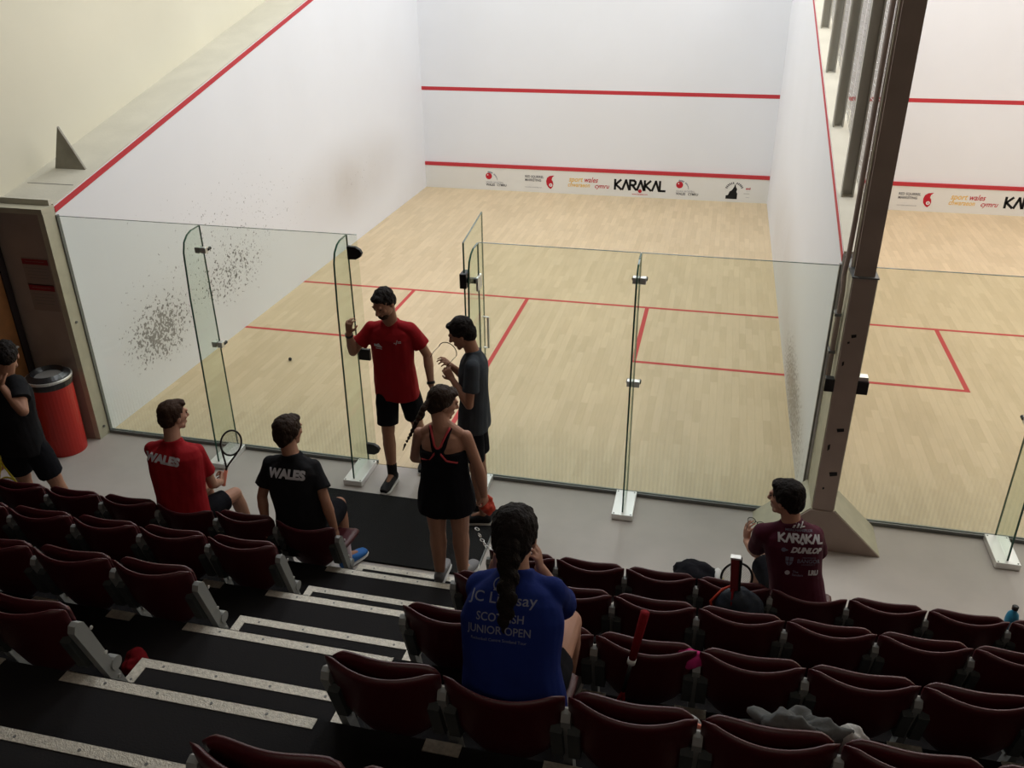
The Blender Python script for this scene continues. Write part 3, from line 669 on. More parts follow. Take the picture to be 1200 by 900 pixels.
def seat_meshes():
    d = {}
    d['backrest'] = shell(.358, -.06, SW, .15, .026, back_y, nz=18, sag=.026).mesh('backrest', M['seat'], smooth=True)
    d['folded'] = shell(.330, -.03, SW - .012, .145, .032, lambda s, t: back_y(s, t) + .028 + .046 * (1 - s ** 4) * (.3 + .7 * t), sag=-.008).mesh('seat', M['seat'], smooth=True)
    op = shell(.41, .06, SW - .012, .16, .045, lambda s, t: 0, sag=0)
    op.v = [V((p.x, p.z, .045 + (p.y - .02) - .018 * math.sin((p.z) * 5) - .02 * (1 - (p.x / SW) ** 2))) for p in op.v]
    op.f = [f[::-1] for f in op.f]
    d['open'] = op.mesh('seat', M['seat'], smooth=True)
    st = MB().prism([(-.016, .122, -.21), (-.016, .170, -.21), (-.016, .055, .19), (-.016, .035, .25), (-.016, .010, .268), (-.016, -.010, .262), (-.016, -.022, .235)], (.032, 0, 0))
    st.tube([(-.022, .13, -.05), (.022, .13, -.05)], .03, 14)
    d['stanchion'] = st.mesh('stanchion', M['seat_arm'])
    for sx, n in ((-1, 'hinge_left'), (1, 'hinge_right')):
        h = MB(); x0 = sx * (SW - .045); x1 = sx * (SW - .003)
        h.prism([(x0, .02, .02), (x0, .07, .0), (x0, .075, .16), (x0, .0, .2), (x0, -.03, .19)], (x1 - x0, 0, 0))
        d[n] = h.mesh('hinge_cover', M['hinge'])
    return d
SM = seat_meshes()
foot_me = MB().box((-.075, -.05, -.002), (.06, .004, .004)).mesh('foot_plate', M['alu'])
bolt_me = MB().tube([(.016, 0, 0), (.021, 0, 0)], .008, 8).mesh('bolt', M['steel'])
FR = V((0, 0, 0))
def seat(row, xc, label, group, opened=False, stan=('L',), pitch=.434, aisle=None):
    yf = Y1 - (row - 1) * RD; z = RH * row
    r = bpy.data.objects.new('tip_up_seat', None); COL.objects.link(r); r.empty_display_size = .1
    r.location = (xc, yf, z); tag(r, label, 'seat', group)
    link('backrest', SM['backrest'], r); link('seat_pan', SM['open' if opened else 'folded'], r)
    for n in ('hinge_left', 'hinge_right'): link('hinge_cover', SM[n], r)
    for s in stan:
        if aisle != s: link('foot_plate', foot_me, r).location = ((-1 if s == 'L' else 1) * pitch / 2, 0, 0)
        o = link('stanchion', SM['stanchion'], r); o.location = ((-1 if s == 'L' else 1) * pitch / 2, 0, 0)
        if aisle == s:
            for z in (.20, .04, -.12):
                b = link('bolt', bolt_me, o); b.location = (0 if s == 'R' else -.037, .05 + (.24 - z) * .22, z)
    return r
rown = {1: 'front row', 2: 'second row', 3: 'third row', 4: 'fourth row', 5: 'fifth row'}
posn = ['at the aisle', 'second from the aisle', 'third from the aisle', 'fourth from the aisle', 'fifth from the aisle', 'sixth from the aisle', 'seventh from the aisle', 'eighth from the aisle', 'ninth from the aisle']
occR = {(1, 4): 'sat on', (4, 1): 'sat on'}
for row, n in ((1, 9), (2, 8), (3, 7), (4, 6), (5, 6)):
    for i in range(n):
        xc = 4.30 + .434 * (i + .5); occ = occR.get((row, i))
        seat(row, xc, f'maroon tip-up seat, right block, {rown[row]}, {posn[i]}' + (f', {occ}' if occ else ''), f'maroon seats in the {rown[row]} of the right block', bool(occ), ('L', 'R') if i == n - 1 else ('L',), aisle='L' if i == 0 else None)
occL = {(1, 0): 'sat on', (1, 2): 'sat on'}
for row, n in ((1, 8), (2, 8), (3, 7), (4, 5)):
    for i in range(n):
        xc = 3.26 - .45 * (i + .5)
        if xc < -.3: continue
        occ = occL.get((row, i))
        seat(row, xc, f'maroon tip-up seat, left block, {rown[row]}, {posn[i]}' + (f', {occ}' if occ else ''), f'maroon seats in the {rown[row]} of the left block', bool(occ), ('R',), .45, aisle='R' if i == 0 else None)

# ------------------------------------------------------------------ lights: court lamps above the frame, plus an added gallery fill
def area(name, loc, sx, sy, power, col, rot=(0, 0, 0)):
    l = bpy.data.lights.new(name, 'AREA'); l.shape = 'RECTANGLE'; l.size = sx; l.size_y = sy; l.energy = power; l.color = col
    o = bpy.data.objects.new(name, l); COL.objects.link(o); o.location = loc; o.rotation_euler = rot; return o
for x, c, p in ((0, (.925, .965, 1), 1), (X2, (1, .955, .93), 1.04)):
    for yy in (.9, 3.5, 6.2, 8.6):
        for xx in (1.6, 4.8): area('court_lamp', (x + xx, yy, 6.3), .5, 1.5, LAMP * p, c)
area('gallery_fill', (5.5, -8.2, 5.9), 4, .6, 30, (1, .86, .72), (math.radians(62), 0, 0))  # unseen fill, added to lift the camera-facing brown wall and post
w = bpy.data.worlds.new('hall'); scn.world = w; w.use_nodes = True
w.node_tree.nodes['Background'].inputs[0].default_value = (.5, .48, .46, 1); w.node_tree.nodes['Background'].inputs[1].default_value = .02
scn.view_settings.view_transform = 'Standard'; scn.view_settings.look = 'None'; scn.view_settings.gamma = 1
scn.view_settings.use_curve_mapping = False
scn.view_settings.exposure = 0.0

# ------------------------------------------------------------------ people
def lerp(a, b, t): return a + (b - a) * t
def hand(mb, W_, d, n, curl=.6, side=1, size=1.0, spread=.25):
    """palm, four fingers and a thumb. d: along the hand, n: the way the palm faces, side: +1 thumb on d x n side"""
    d = V(d).normalized(); n = V(n); n = (n - d * n.dot(d)).normalized(); s = d.cross(n) * side; k = size
    mb.loft([(W_ - d * .01, s * .024 * k, n * .017 * k), (W_ + d * .03 * k, s * .034 * k, n * .015 * k), (W_ + d * .07 * k, s * .040 * k, n * .014 * k), (W_ + d * .092 * k, s * .038 * k, n * .010 * k)], 14)
    for i, (off, ln) in enumerate(((.0315, .070), (.0105, .079), (-.0105, .074), (-.0315, .058))):
        p = W_ + d * .086 * k + s * off * k - d * abs(off - .005) * .25; a = 0; fd = (d + s * off * spread * 8).normalized()
        for seg, (fr, bend) in enumerate(((.45, .55), (.32, .95), (.23, .6))):
            a += curl * bend * (1 + .08 * i); dd = (fd * math.cos(a) + n * math.sin(a)).normalized(); q = p + dd * ln * fr * k * 1.05
            mb.cap(p, q, (.0084 - .0007 * seg) * k, (.0079 - .0009 * seg) * k, 8); p = q
    p = W_ + d * .025 * k + s * .026 * k; dd = (d * .62 + s * .62 + n * .35).normalized(); q = p + dd * .042 * k; mb.cap(p, q, .0125 * k, .0105 * k, 10)
    dd = (d * .85 + s * .25 + n * (.25 + .5 * curl)).normalized(); mb.cap(q, q + dd * .034 * k, .0102 * k, .0082 * k, 8)
def head_axes(f, u=(0, 0, 1)):
    f = V(f).normalized(); u = V(u); u = (u - f * u.dot(f)).normalized(); return f, f.cross(u), u
def head(mb, C, f, u, k=1.0):
    f, r, u = head_axes(f, u); E_ = lambda c, a, b, cc: mb.ell(C + r * c[0] * k + f * c[1] * k + u * c[2] * k, (a * k, b * k, cc * k), r, f, u, 18, 12)
    E_((0, -.012, .032), .074, .094, .083); E_((0, .022, -.012), .064, .070, .075); E_((0, .03, -.055), .050, .056, .048); E_((0, .066, -.092), .024, .022, .020)
    mb.cap(C + (r * -.030 + f * .083 + u * .030) * k, C + (r * .030 + f * .083 + u * .030) * k, .012 * k, .012 * k)        # brow
    mb.cap(C + (f * .092 + u * .014) * k, C + (f * .109 - u * .022) * k, .008 * k, .0135 * k, 10)                          # nose
    for s in (-1, 1):
        mb.ell(C + (r * s * .010 + f * .100 - u * .026) * k, (.008 * k,) * 3, r, f, u, 8, 6)
        E_((s * .074, -.008, -.004), .010, .019, .031); E_((s * .040, .062, -.012), .020, .018, .016); E_((s * .043, .02, -.062), .018, .035, .022)
    mb.cap(C + (r * -.018 + f * .086 - u * .053) * k, C + (r * .018 + f * .086 - u * .053) * k, .0075 * k, .0075 * k, 8)  # lips
    mb.cap(C + (r * -.016 + f * .083 - u * .066) * k, C + (r * .016 + f * .083 - u * .066) * k, .0075 * k, .0075 * k, 8)
    return f, r, u
def hair_mesh(C, f, u, k=1.0, nape=.035, top=.0, puff=0.0):
    f, r, u = head_axes(f, u); mb = MB(); E_ = lambda c, a, b, cc: mb.ell(C + (r * c[0] + f * c[1] + u * c[2]) * k, (a * k, b * k, cc * k), r, f, u, 22, 14)
    E_((0, -.020, .046), .079 + puff, .094 + puff, .080 + puff + top); E_((0, -.050, .0), .073 + puff * .7, .062 + puff, .078); E_((0, -.062, -nape), .052, .040, .045)
    E_((0, .048, .088 + top * .5), .056, .038, .026)
    for s in (-1, 1): E_((s * .066, -.015, .022), .017 + puff, .036, .042)
    return mb
def arm(mb, sh, el, wr, k=1.0, r0=.043):
    mb.cap(sh, el, r0 * k, .037 * k); mb.cap(el, lerp(el, wr, .35), .038 * k, .040 * k); mb.cap(lerp(el, wr, .3), wr, .039 * k, .0255 * k)
def leg(mb, hp, kn, an, k=1.0):
    back = (kn - hp).cross(an - kn); mb.cap(hp, kn, .080 * k, .054 * k, 16); mb.cap(kn, lerp(kn, an, .3), .050 * k, .055 * k, 14); mb.cap(lerp(kn, an, .28), an, .0555 * k, .034 * k, 14)
def foot(an, toe, k=1.0):
    an = V(an); toe = V(toe); d = V((toe.x - an.x, toe.y - an.y, 0)).normalized(); s = d.cross(V((0, 0, 1))); z = toe.z; L_ = (V((toe.x, toe.y, 0)) - V((an.x, an.y, 0))).length
    B = V((an.x, an.y, z)); mb = MB()
    mb.loft([(B - d * .062 + V((0, 0, .045)), s * .026, V((0, 0, .03))), (B - d * .04 + V((0, 0, .05)), s * .036, V((0, 0, .046))), (B + d * .02 + V((0, 0, .052)), s * .038, V((0, 0, .050))), (B + d * .09 + V((0, 0, .036)), s * .044, V((0, 0, .034))), (B + d * .15 + V((0, 0, .027)), s * .047, V((0, 0, .026))), (B + d * .195 + V((0, 0, .022)), s * .034, V((0, 0, .018)))], 18)
    sb = MB(); sb.loft([(B - d * .07 + V((0, 0, .0)), s * .02, d * .0 + V((0, 0, .011)))] + [(B + d * t + V((0, 0, .0)), s * w, V((0, 0, .0125))) for t, w in ((-.05, .036), (0, .040), (.06, .043), (.13, .052), (.17, .048), (.205, .026))], 16)
    return mb, sb
class Person: pass
def person(name_label, J, skin='skin', hair='hair_dark', shirt='red_shirt', shorts='black_shirt', build=1.0, hk=1.0, sleeve=.62, hem=None, f_body=(0, 1, 0), f_head=(0, 1, 0), u_head=(0, 0, 1),
           hands=None, short_len=.86, shirt_len=.16, shoe='shoe_black', toes=None, socks=None, cat='person', root=None, hairkw={}, wshirt=1.0, legs=True, narrow=1.0, tw=1.0, lk=1.0, nkr=1.0, long_top=False, shirt_top=1.0, base=0):
    """J: world joints. one continuous body mesh; hair and clothing are its children"""
    J = {k: V(v) for k, v in J.items()}; fb = V(f_body).normalized()
    pel = (J['hipL'] + J['hipR']) / 2; nk = J['neck']; shc = (J['shL'] + J['shR']) / 2; C = J['head']
    root = V(root) if root else V((pel.x, pel.y, base))
    k = build; rs = (J['shR'] - J['shL']); rs.normalize(); rh = (J['hipR'] - J['hipL']).normalized()
    spine = (nk - pel); mid = lerp(pel, nk, .5) + V(J['bend'] if 'bend' in J else (0, 0, 0))
    def sec(t, hw, hd, grow=0):
        c = (1 - t) ** 2 * pel + 2 * t * (1 - t) * mid + t * t * nk; tan = (2 * (1 - t) * (mid - pel) + 2 * t * (nk - mid)).normalized()
        r = (rh * (1 - t) + rs * t); r = (r - tan * r.dot(tan)).normalized(); d = tan.cross(r)
        return (c, r * (hw * k * (1 + (tw - 1) * min(1, max(0, 1.25 * (1 - t) * 2))) + grow), d * (hd * k + grow))
    shw = (J['shR'] - J['shL']).length / 2 / k
    prof = [(-.12, .150, .105), (0, .158, .112), (.18, .148, .105), (.38, .140 * narrow, .098), (.60, .158 * narrow, .108), (.78, min(.168, shw * 1.0), .104), (.90, shw * .86, .078), (.975, .075, .058), (1.04, .055, .052)]
    # --- body
    b = MB(); b.loft([sec(t, a * .93, c * .90) for t, a, c in prof])
    u = V(u_head); f, r, u = head(b, C, f_head, u, hk)
    b.cap(nk + (nk - pel).normalized() * -.02, C - u * .045 * hk - f * .022 * hk, nkr * .060 * k, nkr * .055 * hk, 16)
    for a in (() if shirt else (J['shL'], J['shR'])): b.cap(nk + (C - nk) * .12, lerp(nk, a, .7), .046 * k, .040 * k)
    arm(b, J['shL'], J['elL'], J['wrL'], k); arm(b, J['shR'], J['elR'], J['wrR'], k)
    for side in 'LR':
        h = (hands or {}).get(side, {}); w_ = J['wr' + side]; d = V(h.get('d', w_ - J['el' + side])); n = V(h.get('n', (0, 0, -1))); hand(b, w_, d, n, h.get('curl', .45), h.get('side', 1 if side == 'L' else -1), h.get('k', .95))
        if legs: leg(b, J['hip' + side], J['kn' + side], J['an' + side], k * lk); b.cap(J['an' + side], lerp(J['an' + side], J['toe' + side], .5) + V((0, 0, .01)), .032, .022)
    body = blob('person', b, M[skin], None, root, voxel=.0052, smooth=3)
    body['label'] = name_label; body['category'] = cat
    P = Person(); P.o = body; P.C = C; P.f, P.r, P.u = f, r, u; P.sec = sec; P.J = J; P.k = k; P.root = root
    for s in (-1, 1):
        e = MB(); e.ell(C + (r * s * .030 + f * .0835 + u * .012) * hk, (.0095 * hk, .005 * hk, .0042 * hk), r, f, u, 10, 8); put('eye', e, M['eye'], body, smooth=True)
        e = MB(); e.cap(C + (r * s * .016 + f * .0945 + u * .030) * hk, C + (r * s * .044 + f * .084 + u * .031) * hk, .0026 * hk, .0022 * hk, 8); put('eyebrow', e, M[hair], body, smooth=True)
    if hair:
        hb = hair_mesh(C, f, u, hk, **hairkw); P.hair = blob('hair', hb, M[hair], body, voxel=.006, smooth=3, folds=(.006, 42, (1, 1, .7)))
    # --- shirt
    if shirt:
        s = MB(); g = .016 * wshirt; lo = -shirt_len
        pf = [(lo, .182, .130), (lo * .4, .178, .126), (.1, .168, .120), (.30, .158, .114), (.50, .162, .116), (.68, .170, .118), (.80, min(.178, shw * 1.06), .110), (.885, shw * .96, .088), (.965, .085, .064), (1.0, .068, .060), (1.035, .061, .056)]
        if not long_top: s.loft([sec(t, a, c, g * .5) for t, a, c in pf])
        for side in 'LR':
            a, e = J['sh' + side], J['el' + side]; en = lerp(a, e, sleeve)
            a = a + (nk - a).normalized() * .014; s.cap(nk - (nk - a) * .28 - V((0, 0, .022)), a, .056 * k, .056 * k, 16); s.cap(a, lerp(a, e, sleeve * .45), .061 * k, .063 * k, 16); dd = (e - a).normalized(); x = dd.orthogonal().normalized(); y = dd.cross(x)
            s.loft([(a + dd * .01, x * .054 * k, y * .054 * k), (lerp(a, en, .6), x * .063 * k, y * .063 * k), (en, x * .069 * k, y * .069 * k)], 20, 2)
        P.shirt = blob('shirt', s, M[shirt], body, voxel=.0065, smooth=4, folds=(.010, 8, (1, 1, .5)))
    # --- shorts
    if shorts:
        s = MB(); s.loft([sec(t, a, c, .008) for t, a, c in ((-.22, .142, .104), (-.1, .155, .112), (.0, .156, .112), (.15, .148, .104))])
        for side in 'LR':
            a, e = J['hip' + side], J['kn' + side]; en = lerp(a, e, short_len); dd = (e - a).normalized(); x = dd.orthogonal().normalized(); y = dd.cross(x)
            s.loft([(a - dd * .02, x * .082 * k, y * .082 * k), (lerp(a, en, .5), x * .094 * k, y * .094 * k), (en, x * .090 * k, y * .090 * k)], 20, 2)
        P.shorts = blob('shorts', s, M[shorts], body, voxel=.007, smooth=4, folds=(.006, 10, (1, 1, .6)))
    if legs and shoe:
        for side in 'LR':
            m1, m2 = foot(J['an' + side], J['toe' + side]); sh = blob('shoe', m1, M[shoe], body, voxel=.006, smooth=2)
            put('sole', m2, M['sole'], sh, smooth=True, label='white sole')
            if socks:
                q = MB(); a = J['an' + side]; t = (J['kn' + side] - a).normalized(); q.cap(a - t * .02, a + t * .10, .041, .044); put('sock', q, M[socks], body, smooth=True)
    return P

# -- man in red standing in the doorway
p = person('standing man in red t-shirt and black shorts, one hand on the glass edge',
    dict(head=(3.073, -.33, 1.705), neck=(3.065, -.21, 1.50), shL=(3.235, -.19, 1.435), shR=(2.895, -.21, 1.425), elR=(2.748, -.27, 1.235), wrR=(2.775, -.375, 1.44),
         elL=(3.333, -.13, 1.195), wrL=(3.382, -.22, .975), hipR=(2.965, -.15, .93), hipL=(3.14, -.15, .93), knR=(2.985, -.25, .50), anR=(3.0, -.27, .10), toeR=(2.985, -.45, .012),
         knL=(3.16, -.02, .50), anL=(3.18, .10, .10), toeL=(3.20, -.08, .012)), 'skin_tan', 'hair_dark', 'red_shirt', 'blackcloth', f_body=(0, -1, 0), f_head=(-.28, -.85, -.42), shirt_len=.20, short_len=.84, build=1.02,
    hands=dict(R=dict(d=(.08, .05, 1), n=(.35, .9, .1), curl=.75), L=dict(n=(-.9, 0, .1), curl=.5)), socks='sock', hairkw=dict(top=0))
P1 = p
bd = MB(); bd.ell(p.C + p.f * .055 - p.u * .078, (.050, .042, .034), p.r, p.f, p.u); put('beard', bd, M['hair_ginger'], p.o, smooth=True)
wt = MB(); a, b_ = p.J['elL'], p.J['wrL']; c = lerp(a, b_, .88); wt.tube([c, c + (b_ - a).normalized() * .022], .034, 14); put('wristwatch', wt, M['black'], p.o)
wt = MB(); a, b_ = p.J['elR'], p.J['wrR']; c = lerp(a, b_, .90); wt.tube([c, c + (b_ - a).normalized() * .018], .033, 14); put('wristband', wt, M['black'], p.o)
cloth_mark('chest_print', merge(poly2d([(-.035, -.012), (.02, -.018), (.045, -.012), (.03, .0), (.012, .018), (-.01, .006), (-.03, .008)]), poly2d([(-.02, -.03), (.04, -.03), (.04, -.024), (-.02, -.024)])), (2.98, -.3, 1.33), (1, 0, 0), (0, 0, 1), M['print_'], p.shirt, p.shirt)
cloth_mark('chest_print', text2d('-/=', .05, .001), (3.15, -.3, 1.35), (1, 0, 0), (0, 0, 1), M['print_'], p.shirt, p.shirt)

# -- young man in grey holding glasses
p = person('standing young man in charcoal t-shirt, side on, glasses held at his mouth',
    dict(head=(3.783, -0.619, 1.635), neck=(3.864, -0.610, 1.495), shL=(3.898, -0.769, 1.437), shR=(3.835, -0.504, 1.437), elL=(3.876, -0.812, 1.154), wrL=(3.725, -0.716, 1.303), elR=(3.768, -0.475, 1.187), wrR=(3.672, -0.581, 1.351), hipL=(3.864, -0.696, 0.985), hipR=(3.855, -0.562, 0.985), knL=(3.874, -0.696, 0.520), anL=(3.924, -0.676, 0.100), toeL=(3.754, -0.696, 0.012), knR=(3.875, -0.562, 0.520), anR=(3.885, -0.522, 0.100), toeR=(3.715, -0.542, 0.012)),
    'skin_tan', 'hair_dark', 'grey_shirt', 'blackcloth', build=.88, hk=.98, f_body=(-1, 0, 0), f_head=(-.90, -.06, -.42), shirt_len=.22, short_len=.80, hands=dict(L=dict(d=(-.55, .3, .6), n=(-.3, .9, 0), curl=.8, k=.9), R=dict(d=(-.2, -.5, .55), n=(-.6, -.5, .2), curl=.8, k=.9)), hairkw=dict(puff=.004, top=.008))
P2 = p
def glasses(o0, X, Y, label, k=1.0, goggle=False):
    o0 = V(o0); X = V(X).normalized(); Y = V(Y); Y = (Y - X * X.dot(Y)).normalized(); Zv = X.cross(Y)
    r = empty('eyeglasses', o0, label, 'glasses')
    fr_ = MB()
    if goggle: fr_.tube([o0 + X * (.075 * math.cos(t)) * k + Y * .075 * math.sin(t) * k for t in [PI * i / 14 for i in range(15)]], .0034, 6)
    else:
        for s in (-1, 1): fr_.tube([o0 + X * (s * .034 + .027 * math.cos(t)) * k + Y * .021 * math.sin(t) * k for t in [2 * PI * i / 16 for i in range(16)]], .0024, 6, closed=True)
        fr_.tube([o0 + X * -.008 * k, o0 + Y * .006, o0 + X * .008 * k], .0024, 6)
    put('frame', fr_, M['black'], r, smooth=True)
    if not goggle:
        for s in (-1, 1): put('lens', MB().add([o0 + X * (s * .034 + .026 * math.cos(t)) * k + Y * .020 * math.sin(t) * k for t in [2 * PI * i / 16 for i in range(16)]], [tuple(range(16))]), M['lens'], r)
    w_ = .075 if goggle else .06
    for s in (-1, 1): put('temple_arm', MB().tube([o0 + X * s * w_ * k, o0 + X * s * w_ * k + Zv * .09 * k, o0 + X * s * (w_ - .005) * k + Zv * .13 * k - Y * .02 * k], .0022, 6), M['black'], r, smooth=True)
    return r
glasses((3.672, -0.634, 1.49), (.62, -.1, -.25), (-.5, 0, .9), 'thin black glasses held at the mouth of the young man in grey', goggle=True)

# -- girl in black top on the step
p = person('girl seen from behind in black strappy top with coral straps and ponytail',
    dict(head=(3.925, -1.555, 1.565), neck=(3.935, -1.61, 1.425), shL=(3.775, -1.61, 1.355), shR=(4.085, -1.60, 1.365), elR=(4.165, -1.60, 1.125), wrR=(4.185, -1.57, .915), elL=(3.70, -1.52, 1.11), wrL=(3.78, -1.36, 1.01),
         hipL=(3.855, -1.62, .94), hipR=(4.015, -1.60, .94), knL=(3.868, -1.63, .62), anL=(3.875, -1.655, .30), toeL=(3.86, -1.50, .212), knR=(4.02, -1.60, .62), anR=(4.03, -1.62, .30), toeR=(4.06, -1.46, .212)),
    'skin', 'hair_brown', None, None, build=.98, hk=.97, lk=1.1, f_head=(.80, .55, -.28), hands=dict(R=dict(n=(-.8, .3, 0), curl=.9, k=.85), L=dict(curl=.6, k=.85)), shoe='shoe_grey', hairkw=dict(puff=.003), base=.2)
P3 = p
dm = MB(); S = p.sec
dm.loft([S(t, a, c, .012) for t, a, c in ((-.27, .188, .148), (-.15, .184, .142), (0, .176, .132), (.2, .160, .118), (.4, .148, .108), (.6, .152, .108), (.70, .146, .104))], 28)
tp = blob('top', dm, M['blackcloth'], p.o, voxel=.0065, smooth=3, folds=(.006, 12, (1, 1, .4)))
bvh = BVHTree.FromPolygons([v.co + world_loc(p.o) for v in p.o.data.vertices], [tuple(q.vertices) for q in p.o.data.polygons])
def strap(name, pts, r, m, par, lift=0):
    out = []
    for i in range(len(pts) - 1):
        for k_ in range(6):
            q = lerp(V(pts[i]), V(pts[i + 1]), k_ / 6); n_ = bvh.find_nearest(q); out.append(n_[0] + n_[1] * (r * .5 + lift))
    put(name, MB().tube(out, r, 8), m, par, smooth=True)
for s in (-1, 1):
    strap('strap', [(3.93 + s * .062, -1.64, 1.44), (3.93 + s * .022, -1.75, 1.355), (3.93 - s * .015, -1.76, 1.295), (3.93 - s * .06, -1.75, 1.24), (3.93 - s * .15, -1.71, 1.212)], .0075, M['pink'], tp, .014)
    strap('strap', [(3.93 + s * .068, -1.64, 1.44), (3.93 + s * .045, -1.75, 1.35), (3.93 + s * .03, -1.76, 1.29), (3.93 + s * .07, -1.75, 1.23), (3.93 + s * .13, -1.73, 1.20)], .012, M['blackcloth'], tp)
strap('strap', [(3.93, -1.76, 1.33), (3.93, -1.76, 1.27), (3.93, -1.76, 1.19)], .024, M['blackcloth'], tp)
pt_ = MB(); pts = [(3.860, -1.615, 1.60), (3.835, -1.67, 1.575), (3.80, -1.72, 1.50), (3.765, -1.745, 1.42), (3.725, -1.745, 1.345)]
for i in range(len(pts) - 1):
    for q in range(3): c = lerp(V(pts[i]), V(pts[i + 1]), q / 3); rr = .026 - .0045 * (i + q / 3); pt_.ell(c, (rr, rr, rr * 1.15)); 
pt_.cap(pts[-1], V(pts[-1]) + V((-.02, 0, -.05)), .009, .003); blob('ponytail', pt_, M['hair_brown'], P3.hair, voxel=.005, smooth=2)
# crumpled orange garment in her hand
def crumple(c, r, seed, amp=.5, n=14):
    mb = MB(); mb.ell(c, r, u=36, w=24); c = V(c)
    for i, v in enumerate(mb.v): d = v - c; mb.v[i] = c + d * (1 + amp * noise.noise(d * n + V((seed, seed * 2, 0))) + amp * .4 * noise.noise(d * 40 + V((seed, 0, 5))))
    return mb
tag(put('orange_vest', crumple((4.20, -1.53, .80), (.045, .045, .062), 3.1, .7), M['orange'], None, (4.2, -1.5, .70), smooth=True), 'crumpled orange vest held low by the girl on the step', 'vest')

# -- rackets
def racket(base, d, n, label, grip='black', frame='black', strings='string', k=1.0, hoopw=.105, hooph=.145, glow=None):
    """base: butt of the grip; d: along the racket; n: normal of the string bed"""
    b0 = V(base); d = V(d).normalized(); n = V(n); n = (n - d * n.dot(d)).normalized(); s = d.cross(n)
    r = empty('squash_racket', b0, label, 'racket')
    c = b0 + d * .50 * k
    hoop = [c + s * hoopw * k * math.cos(t) + d * hooph * k * math.sin(t) for t in [2 * PI * i / 32 for i in range(32)]]
    fm = MB().tube(hoop, .0072, 8, closed=True)
    for sg in (-1, 1): fm.tube([b0 + d * .20 * k, b0 + d * .26 * k + s * sg * .02 * k, c + s * sg * hoopw * .75 * k - d * hooph * .72 * k], .007, 8)
    fm.tube([b0 + d * .17 * k, b0 + d * .22 * k], .009, 8); put('frame', fm, M[frame], r, smooth=True)
    st = MB()
    for i in range(-8, 9):
        x = i / 9 * hoopw; h = hooph * math.sqrt(max(0, 1 - (x / hoopw) ** 2)); st.tube([c + s * x * k - d * h * k, c + s * x * k + d * h * k], .0009, 4)
    for i in range(-10, 11):
        y = i / 11 * hooph; h = hoopw * math.sqrt(max(0, 1 - (y / hooph) ** 2)); st.tube([c + d * y * k - s * h * k, c + d * y * k + s * h * k], .0009, 4)
    put('strings', st, M[strings], r)
    g = MB().tube([b0, b0 + d * .012, b0 + d * .18 * k], [.0175, .0155, .0135], 10); put('grip', g, M[grip], r, smooth=True)
    return r
# -- seated man in red team shirt
p = person('seated man in red team shirt with pale country lettering, holding a racket',
    dict(head=(1.965, -1.60, 1.265), neck=(1.975, -1.675, 1.105), shL=(1.80, -1.69, 1.02), shR=(2.11, -1.61, .99), elR=(2.14, -1.56, .70), wrR=(2.09, -1.385, .60), elL=(1.80, -1.58, .72), wrL=(1.90, -1.40, .62),
         hipL=(1.93, -1.77, .55), hipR=(2.10, -1.76, .55), knL=(1.93, -1.36, .53), anL=(1.93, -1.30, .10), toeL=(1.92, -1.12, .012), knR=(2.20, -1.40, .52), anR=(2.22, -1.30, .10), toeR=(2.25, -1.12, .012)),
    'skin', 'hair_ginger', 'red_shirt', 'blackcloth', build=.94, tw=1.15, f_head=(.42, .9, -.12), shirt_len=.16, short_len=.72, hands=dict(R=dict(d=(-.25, .8, .1), n=(-.9, -.2, 0), curl=1.15), L=dict(curl=.6)), shoe='shoe_grey', hairkw=dict(puff=-.001, top=0, nape=.01))
P4 = p
cloth_mark('lettering', text2d('WALES', .078, .0052), (1.94, -1.79, .995), (1, .28, -.28), (0, .5, .87), M['print_'], p.shirt, p.shirt)
racket((2.070, -1.335, .535), (.20, .24, .92), (.42, -.9, .14), 'black framed racket with yellow top, held up by the seated man in red', 'coral', 'black', 'string', .70)
yb = [V((2.070, -1.335, .535)) + V((.20, .24, .92)).normalized() * .50 * .7]
# -- seated person in black team shirt
p = person('seated person in black team shirt with pale country lettering beside the aisle',
    dict(head=(2.85, -1.625, 1.262), neck=(2.885, -1.69, 1.12), shL=(2.71, -1.70, 1.03), shR=(3.04, -1.69, 1.04), elL=(2.655, -1.76, .80), wrL=(2.70, -1.84, .64), elR=(3.135, -1.77, .835), wrR=(3.185, -1.79, .64),
         hipL=(2.86, -1.78, .55), hipR=(3.04, -1.77, .55), knL=(2.84, -1.38, .54), anL=(2.86, -1.30, .10), toeL=(2.86, -1.12, .012), knR=(3.03, -1.38, .54), anR=(3.06, -1.42, .10), toeR=(3.13, -1.24, .012)),
    'skin_tan', 'hair_brown', 'black_shirt', 'blackcloth', build=.96, tw=1.18, f_head=(.30, .95, -.1), shirt_len=.14, short_len=.9, shoe='shoe_blue', socks='sock_white', hands=dict(R=dict(d=(.05, .1, -.9), n=(-1, 0, 0), curl=.5), L=dict(d=(.1, -.2, -.8), n=(1, 0, 0), curl=.4)), hairkw=dict(puff=.007, nape=.05))
P5 = p
cloth_mark('lettering', text2d('WALES', .083, .0052), (2.89, -1.82, 1.02), (1, .03, 0), (0, .5, .87), M['print_'], p.shirt, p.shirt)
